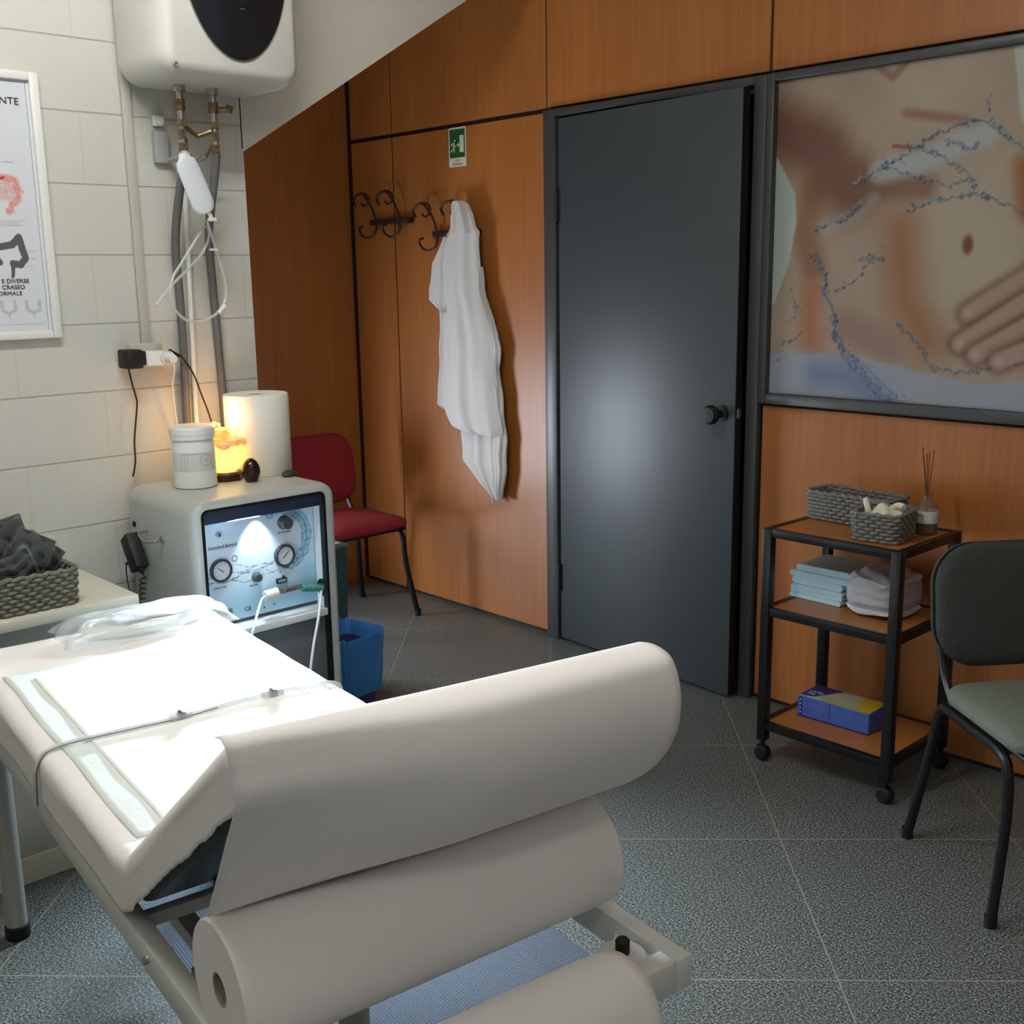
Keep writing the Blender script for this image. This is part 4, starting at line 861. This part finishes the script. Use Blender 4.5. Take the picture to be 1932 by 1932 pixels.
# ------------------------------------------------------------------ chairs
def cushion(m, w_, d, h, r=.07, crown=.012, M=None, n=7, k=8):
    loops = []
    for ins, z in ((.02, 0), (.004, .006), (0, .014), (0, h-.018), (.006, h-.008), (.02, h-.001), (.05, h+crown*.45), (.1, h+crown*.8), (.15, h+crown)):
        ins = min(ins, min(w_, d)/2-.012)
        loops.append([(M @ Vector((a, b, z)) if M is not None else (a, b, z)) for a, b in rrect(-w_/2+ins, -d/2+ins, w_/2-ins, d/2-ins, min(max(.008, r-ins*.4), min(w_, d)/2-ins-.002), n)])
    m.ring(loops, cap0=True, cap1=True)
def chair(loc, rz, lab, seatm, backm, nm, seatz=.43, bw=.44, bh=.33, bz=.5, splay=.03):
    # local: faces -y ; width x
    t = thing(nm, loc, lab, 'chair', rz)
    m = MB(); cushion(m, .44, .42, .045, .08, .014, Matrix.Translation((0, -.02, seatz))); m.build('seat', seatm, t)
    m = MB(); m.box((-.2, -.2, seatz-.014), (.2, .17, seatz), .006); m.build('seat_shell', BLACKP, t)
    Mx = Matrix.Translation((0, .235, bz+bh/2)) @ Matrix.Rotation(math.radians(90-9), 4, 'X')
    m = MB(); cushion(m, bw, bh, .035, .11, .010, Mx)
    m.build('backrest', backm, t)
    Mb = Matrix.Translation((0, .238, bz+bh/2)) @ Matrix.Rotation(math.radians(-99), 4, 'X')
    m = MB(); cushion(m, bw-.002, bh-.002, .020, .11, .004, Mb); m.build('back_shell', backm if nm == 'upholstered_chair' else BLACKP, t)
    for sx in (-1, 1):
        x = sx*.21; fx = sx*(.22+splay)
        m = MB(); m.tube(cr([(fx, .24, .006), (x+sx*.005, .205, .28), (x, .185, seatz-.05), (x, .15, seatz-.02), (x, .02, seatz-.018), (x, -.11, seatz-.02), (x, -.155, seatz-.055), (x+sx*.004, -.17, .25), (fx, -.20, .006)], 5), .0135, 10, flat=1)
        lg = m.build('side_frame', BLACK, t)
        for yy in (.24, -.20):
            m = MB(); m.cyl((fx, yy, 0), (fx, yy, .03), .0155, 12); m.build('foot_cap', RUBBER, lg)
    for sx in (-1, 1):
        x = sx*.185
        m = MB(); m.tube(cr([(x, .02, seatz-.02), (x, .14, seatz-.015), (x, .20, seatz+.03), (x, .233, seatz+.09), (x, .262, bz+.12)], 5), .011, 10); m.build('back_support', BLACK, t)
    m = MB(); m.cyl((-.21, .13, seatz-.02), (.21, .13, seatz-.02), .010, 10); m.cyl((-.21, -.11, seatz-.022), (.21, -.11, seatz-.022), .010, 10); m.build('cross_bar', BLACK, t)
    return t
chair((-4.17, 2.845, 0), PI/2, 'red fabric chair with dark legs in the corner beyond the machine', RED, RED, 'upholstered_chair')
# grey chair faces (.8,-.6)
chair((-1.01, 2.80, 0), math.atan2(-.6, .8)+PI/2, 'charcoal fabric chair with black tube legs at the right edge, beside the trolley', GREYS, GREYF, 'upholstered_chair', bz=.505, bh=.33)

# ------------------------------------------------------------------ trolley
X0, X1, YA, YB, ZT = -1.945, -1.485, 2.875, 3.245, .768
o = (-1.715, 3.06, 0)
t = thing('shelf_trolley', o, 'three-tier black metal trolley with brown shelves, right of the door', 'trolley')
for i, (x, y) in enumerate(((X0, YA), (X1-.03, YA), (X0, YB-.03), (X1-.03, YB-.03))):
    m = MB(); m.box((x, y, .07), (x+.03, y+.03, ZT-.0005), .002); m.build('post', BLACK, t, o)
    cx, cy = x+.015, y+.015
    m = MB(); m.cyl((cx, cy, .045), (cx, cy, .075), .008, 12); m.box((cx-.018, cy-.012, .036), (cx+.018, cy+.012, .05), .004); c = m.build('caster', BLACK, t, o)
    m = MB(); m.lathe([(0, -.018), (.018, -.018), (.0245, -.012), (.0255, 0), (.0245, .012), (.018, .018), (0, .018)], c=(cx, cy, .0256), n=24, axis='y'); m.build('wheel', RUBBER, c, o)
for z, nm in ((ZT, 't'), (.515, 'm'), (.135, 'b')):
    m = MB(); h = .026
    m.box((X0+.03, YA+.002, z-h), (X1-.03, YA+.022, z), .001); m.box((X0+.03, YB-.022, z-h), (X1-.03, YB-.002, z), .001); m.box((X0+.002, YA+.03, z-h), (X0+.022, YB-.03, z), .001); m.box((X1-.022, YA+.03, z-h), (X1-.002, YB-.03, z), .001)
    m.build('rail', BLACK, t, o)
    m = MB(); zz = z-.002 if nm == 't' else z-.001
    m.box((X0+.0225, YA+.0225, zz-.014), (X1-.0225, YB-.0225, zz-.0005)); m.build('shelf', SHELFW, t, o)
ZA = ZT-.002; ZM = .5145; ZB = .1345
basket('woven_basket', (-1.79, 3.155, ZA), -.06, .275, .125, .095, ROPE, 'longer empty grey rope basket at the back of the trolley top', 'rope baskets on the trolley', 8)
basket('woven_basket', (-1.615, 3.01, ZA), .16, .135, .15, .088, ROPE, 'smaller grey rope basket in front on the trolley, holding cream gloves', 'rope baskets on the trolley', 8)
t = thing('latex_gloves', (-1.615, 3.01, ZA), 'cream gloves bunched in the smaller rope basket', 'gloves', .16)
m = MB()
def gl(a, b):
    x = (a-.5)*.112; y = (b-.5)*.125; r = math.hypot(x/.056, y/.0625)
    return Vector((x*1.03, y*1.02, .078+.020*math.sin(a*2.2+.3)+.014*math.sin(b*7+a*5)*math.cos(a*6)-.018*r*r))
m.grid(gl, 26, 26); m.build('glove_pile', GLOVE, t, solid=.004)
m = MB(); m.tube(cr([(-.03, -.045, .072), (-.034, -.048, .095), (-.041, -.047, .118), (-.044, -.046, .124)]), [.009]*5+[.0085]*5+[.0075]*5+[.004], 10); m.tube(cr([(.02, .0, .09), (.042, -.01, .105), (.064, -.022, .104)]), .009, 10); m.build('finger', GLOVE, t)
t = thing('reed_diffuser', (-1.553, 3.15, ZA), 'small glass reed diffuser with white label and sticks at the right of the trolley top', 'diffuser')
m = MB(); m.lathe([(0, 0), (.030, 0), (.033, .004), (.033, .078), (.028, .092), (.014, .102), (.012, .118), (.014, .121), (.010, .121), (.010, .104), (.026, .09), (.0305, .078), (.0305, .005), (0, .004)], n=36); m.build('bottle', film('bottle_glass', (150, 120, 100), .3, .05, 0), t)
m = MB(); m.lathe([(0, .0045), (.030, .0045), (.030, .036), (0, .036)], n=32); m.build('liquid', mat('amber_liquid', (70, 22, 14), .15), t)
m = MB(); m.lathe([(.0334, .036), (.0336, .037), (.0336, .071), (.0334, .072)], n=36); lb = m.build('label_band', mat('label_white', (206, 202, 198), .6), t)
m = MB()
for i in range(11):
    a = math.radians(-128+i*4.5); m.box((.0337*math.cos(a)-.0008, .0337*math.sin(a)-.0008, .058+(i % 3)*.0004), (.0337*math.cos(a)+.0008, .0337*math.sin(a)+.0008, .0605))
m.build('label_print', INK, lb)
for i, (dx, dy) in enumerate(((-.012, -.004), (-.006, .006), (.004, .0), (.012, .010), (-.018, .004))):
    m = MB(); m.cyl((-dx*.6, -dy*.6, .01), (dx*1.1-.008, dy, .235+.006*i), .0014, 6); m.build('reed', mat('reed_brown', (92, 50, 22), .7), t)
# folded pads on the middle shelf
lbs = ['lowest', 'second from the bottom', 'third from the bottom', 'fourth from the bottom', 'thicker fifth', 'top']
z = ZM
for i, (h, dx, dy, L) in enumerate(((.016, .0, 0, .19), (.014, .0, .003, .19), (.016, .002, -.002, .188), (.024, .004, .002, .186), (.020, .008, .0, .21), (.022, .018, .004, .19))):
    t = thing('folded_pad', (-1.852+dx, 3.125+dy, z+.0004), 'pale blue folded pad, %s of the stack on the trolley middle shelf' % lbs[i], 'pad', -.03+.02*(i % 3), 'folded pads on the trolley')
    m = MB(); rr_ = h/2-.0004
    prof = rrect(-L/2, 0, L/2, h-.0008, rr_*.98, 5)
    loops = []
    for q in range(9):
        y = -.085+.17*q/8; s_ = 1 if 0 < q < 8 else .985
        loops.append([(a*s_, y, b+.0) for a, b in prof])
    m.ring(loops, cap0=True, cap1=True); m.build('fold', BLUEP, t)
    z += h
t = thing('plastic_packs', (-1.645, 3.09, ZM+.0005), 'bulging clear bag of white packs beside the folded pads', 'bag')
for k in range(4):
    m = MB(); bmesh.ops.create_icosphere(m.bm, subdivisions=3, radius=1)
    for v in m.bm.verts:
        v.co = Vector((max(-1, min(1, v.co.x*1.25))*.088, max(-1, min(1, v.co.y*1.2))*.098, v.co.z*.018+.020+k*.030+.003*math.sin(v.co.x*6+k)))
    m.build('inner_pack', mat('grey_white_pack', (206, 212, 222), .6, bump=.3, bscale=60), t)
def pb2(a, b):
    th = a*2*PI; ph = b*PI; x = math.sin(ph)*math.cos(th); y = math.sin(ph)*math.sin(th); zz = math.cos(ph)
    f = lambda c: math.copysign(abs(c)**.6, c)
    return Vector((f(x)*.096, f(y)*.106, .070+f(zz)*.0675*(1 if zz > 0 else .98)+(.006*math.sin(x*9+y*7+zz*5) if zz > -.3 else 0)))
m = MB(); m.grid(pb2, 48, 30); m.build('clear_film', FILM2, t, recalc=False)
# glove box
t = thing('glove_box', (-1.757, 3.07, ZB+.0005), 'blue and yellow cardboard glove box on the bottom shelf of the trolley', 'box', .03)
m = MB(); m.box((-.124, -.062, 0), (.124, .062, .068), .0015, 1); m.build('carton', mat('carton_blue', (70, 98, 176), .55, noise=.1, nscale=30), t)
def gb(A, B):
    C = np.zeros(A.shape+(3,))+np.array((170, 176, 140.)); n = wob(A, B, 90)
    C = lay(C, (196, 168, 44), smooth(A+B*.4+n*.006, .05, .075)); C = lay(C, (132, 160, 130), smooth(-B, -.01, .06)*smooth(-np.abs(A), -.08, 0)*.6)
    C = lay(C, (205, 190, 178), smooth(-seg_d(A+n*.004, B, [(-.05, .045), (-.03, .01), (.0, .03), (.03, .04)]), -.024, -.012)*.9)
    C = lay(C, (34, 44, 120), smooth(-(A*1.0-B*.55)+n*.004, .05, .062)); C = lay(C, (120, 44, 90), smooth(-seg_d(A, B, [(-.12, .045), (-.06, .058)]), -.012, -.002)*.8)
    C = lay(C, (190, 208, 224), smooth(-seg_d(A, B, [(-.12, -.057), (-.05, -.045)]), -.007, -.002))
    C = lay(C, (40, 40, 40), ((np.abs(A-.075) < .006) & (np.abs(B+.047) < .002)).astype(float))
    return C
paint('lid_print', -.1225, .1225, -.0605, .0605, 130, 70, lambda a, b: np.stack([a, b, np.full_like(a, .0685)], 1), gb, vcol('carton_print', .4), t)
WT = mat('white_ink', (226, 228, 236), .5)
text('LATEX', .017, WT, t, (-.112, -.008, .0688), (0, 0, 0), align='LEFT', sx=1.0); text('FREE', .013, WT, t, (-.112, -.027, .0688), (0, 0, 0), align='LEFT', sx=1.0)
m = MB(); m.box((-.116, -.0628, .003), (-.108, -.0621, .065)); m.box((-.124, -.0626, 0), (.124, -.0621, .004)); m.box((-.010, -.0626, .004), (-.0085, -.0621, .066)); m.build('carton_stripe', mat('navy_ink', (26, 34, 110), .5), t)
m = MB()
for i in range(4): m.box((-.1145, -.0634, .012+i*.014), (-.1105, -.0629, .017+i*.014))
m.build('carton_marks', WT, t)

# ------------------------------------------------------------------ coat hooks, coat, sign
def spiral(c, r0, r1, a0, a1, n=24): return [(c[0]+(r0+(r1-r0)*i/n)*math.cos(math.radians(a0+(a1-a0)*i/n)), c[1]+(r0+(r1-r0)*i/n)*math.sin(math.radians(a0+(a1-a0)*i/n))) for i in range(n+1)]
def hook(t, x, z, o):
    def H(pts, y0, y1):
        n = len(pts)-1; return cr([(x+(a-188)*.00155, y0+(y1-y0)*i/n, z-(b-507)*.00098) for i, (a, b) in enumerate(pts)], 5)
    m = MB(); m.tube(H([(188, 503), (180, 450), (166, 410), (150, 380), (140, 372)], 3.288, 3.262), .0052, 8)
    m.build('hook_stem', IRON, t, o)
    m = MB(); m.tube(H([(112, 428), (102, 402), (116, 380), (148, 370), (174, 378), (186, 402), (176, 424), (162, 430), (152, 418)], 3.262, 3.25), .0052, 8)
    m.build('top_scroll', IRON, t, o)
    m = MB(); m.tube(H([(188, 512), (194, 535), (184, 566), (160, 580), (138, 570), (128, 548), (133, 531), (152, 526)], 3.288, 3.25), .0052, 8)
    m.build('lower_hook', IRON, t, o)
for loc, xs, lab in (((-4.337, 1.797), (-4.44, -4.255), 'black wrought iron double hook rail, empty, near the corner'), ((-3.87, 1.728), (-3.985, -3.79), 'black wrought iron hook rail that carries the white coat')):
    o = (loc[0], 3.32, loc[1]); t = thing('coat_rack', o, lab, 'coat rack', 0, 'coat racks')
    m = MB(); m.box((loc[0]-.15, 3.286, loc[1]-.012), (loc[0]+.15, 3.3195, loc[1]+.012), .002); m.build('rail', IRON, t, o)
    for x in xs: hook(t, x, loc[1], o)
o = (-3.79, 3.27, .56)
t = thing('disposable_coat', o, 'white thin disposable coat hanging from the right-hand hook rail', 'coat')
def cloth(rows, y0, amp, ph, name, n=30, thick=.03):
    rows = sorted(rows, key=lambda r: -r[0]); zs = [r[0] for r in rows][::-1]; xl = [r[1] for r in rows][::-1]; xr = [r[2] for r in rows][::-1]
    z1, z0 = rows[0][0], rows[-1][0]
    def P(a, b, back):
        z = z1+(z0-z1)*a; l = float(np.interp(z, zs, xl)); r = float(np.interp(z, zs, xr)); x = l+(r-l)*b
        edge = math.sin(PI*min(1, max(0, b)))**.5
        fold = amp*(math.sin(b*15+ph+z*2.2)+.6*math.sin(b*27+ph*2-z*3.1)+.35*math.sin(z*19+b*7+ph))
        y = y0-(thick*edge+fold*edge) if not back else y0+.004*edge
        return Vector((x+.003*math.sin(z*37+ph), min(y, 3.305), z))
    m = MB(); m.grid(lambda a, b: P(a, b, False), 90, n); m.grid(lambda a, b: P(a, 1-b, True), 90, n)
    return m.build(name, COATM, t, o, merge=.0004, angle=80)
cloth([(1.858, -3.815, -3.765), (1.845, -3.84, -3.735), (1.80, -3.852, -3.708), (1.742, -3.862, -3.695), (1.728, -3.88, -3.672), (1.70, -3.91, -3.675), (1.65, -3.93, -3.672), (1.585, -3.95, -3.672), (1.49, -3.95, -3.66), (1.42, -3.93, -3.648), (1.30, -3.93, -3.60), (1.19, -3.935, -3.582), (1.05, -3.95, -3.575), (.93, -3.93, -3.558), (.885, -3.90, -3.552), (.868, -3.86, -3.55), (.86, -3.80, -3.55)], 3.262, .006, 0, 'coat_body')
cloth([(1.71, -3.895, -3.84), (1.65, -3.938, -3.84), (1.60, -3.98, -3.84), (1.54, -4.00, -3.83), (1.49, -4.02, -3.83), (1.44, -4.018, -3.83), (1.42, -3.985, -3.85), (1.395, -3.94, -3.87), (1.385, -3.90, -3.88)], 3.262, .005, 2, 'sleeve')
cloth([(1.43, -3.975, -3.86), (1.19, -3.99, -3.87), (1.05, -4.005, -3.89), (.965, -4.02, -3.90), (.95, -3.98, -3.90), (.94, -3.93, -3.91)], 3.285, .004, 3.4, 'coat_side', thick=.014)
cloth([(1.58, -3.70, -3.669), (1.48, -3.69, -3.655), (1.40, -3.66, -3.625), (1.30, -3.66, -3.578), (1.24, -3.66, -3.562), (1.15, -3.66, -3.575), (1.05, -3.66, -3.558), (.92, -3.66, -3.545), (.84, -3.66, -3.533), (.72, -3.655, -3.54), (.58, -3.612, -3.566), (.574, -3.60, -3.57)], 3.275, .004, 1.1, 'lapel', thick=.02)
cloth([(.95, -3.85, -3.6), (.866, -3.85, -3.60), (.725, -3.846, -3.60), (.67, -3.775, -3.60), (.634, -3.735, -3.60), (.585, -3.66, -3.608), (.565, -3.632, -3.62)], 3.285, .005, 4.4, 'coat_hem', thick=.016)
m = MB(); m.tube(cr([(-3.622, 3.27, .60), (-3.625, 3.268, .575), (-3.628, 3.268, .552)]), .004, 8); m.build('tie_cord', COATM, t, o)
o = (-3.869, 3.32, 2.091)
t = thing('exit_sign', o, 'green and white running man exit sign stuck above the coat', 'sign')
m = MB(); m.prism(rrect(-3.926, 2.008, -3.812, 2.172, .006, 4), 3.3185, 3.3199, 'y'); m.build('sign_plate', mat('sign_white', (206, 200, 176), .5), t, o)
m = MB(); m.box((-3.919, 3.3178, 2.046), (-3.819, 3.3186, 2.164)); m.build('green_field', mat('sign_green', (22, 84, 44), .5), t, o)
SP = mat('sign_pale', (190, 208, 170), .5); YY = 3.3174
m = MB(); m.box((-3.852, YY, 2.067), (-3.825, 3.3178, 2.137))
m.prism([(-3.874, 2.098), (-3.857, 2.107), (-3.857, 2.089)], YY, 3.3178, 'y'); m.box((-3.858, YY, 2.0955), (-3.854, 3.3178, 2.1005))
m.lathe([(0, YY), (.0046, YY), (.0046, 3.3178), (0, 3.3178)], c=(-3.884, 0, 2.117), n=14, axis='y')
def limb(*p):
    for (a, b), (c, d) in zip(p[:-1], p[1:]): m.tube([(a, 3.3176, b), (c, 3.3176, d)], .0028, 6)
limb((-3.888, 2.108), (-3.894, 2.088)); limb((-3.889, 2.108), (-3.894, 2.088)); limb((-3.887, 2.106), (-3.902, 2.106), (-3.909, 2.096)); limb((-3.888, 2.104), (-3.885, 2.093), (-3.877, 2.092)); limb((-3.894, 2.088), (-3.900, 2.077), (-3.911, 2.073)); limb((-3.893, 2.089), (-3.886, 2.081), (-3.887, 2.068))
m.build('running_man', SP, t, o)
for s_, z in (('USCITA', 2.0305), ('DI EMERGENZA', 2.0155)): text(s_, .0105, mat('sign_ink', (96, 96, 90), .6), t, (0, -.0018, z-o[2]), RY, sx=.95)
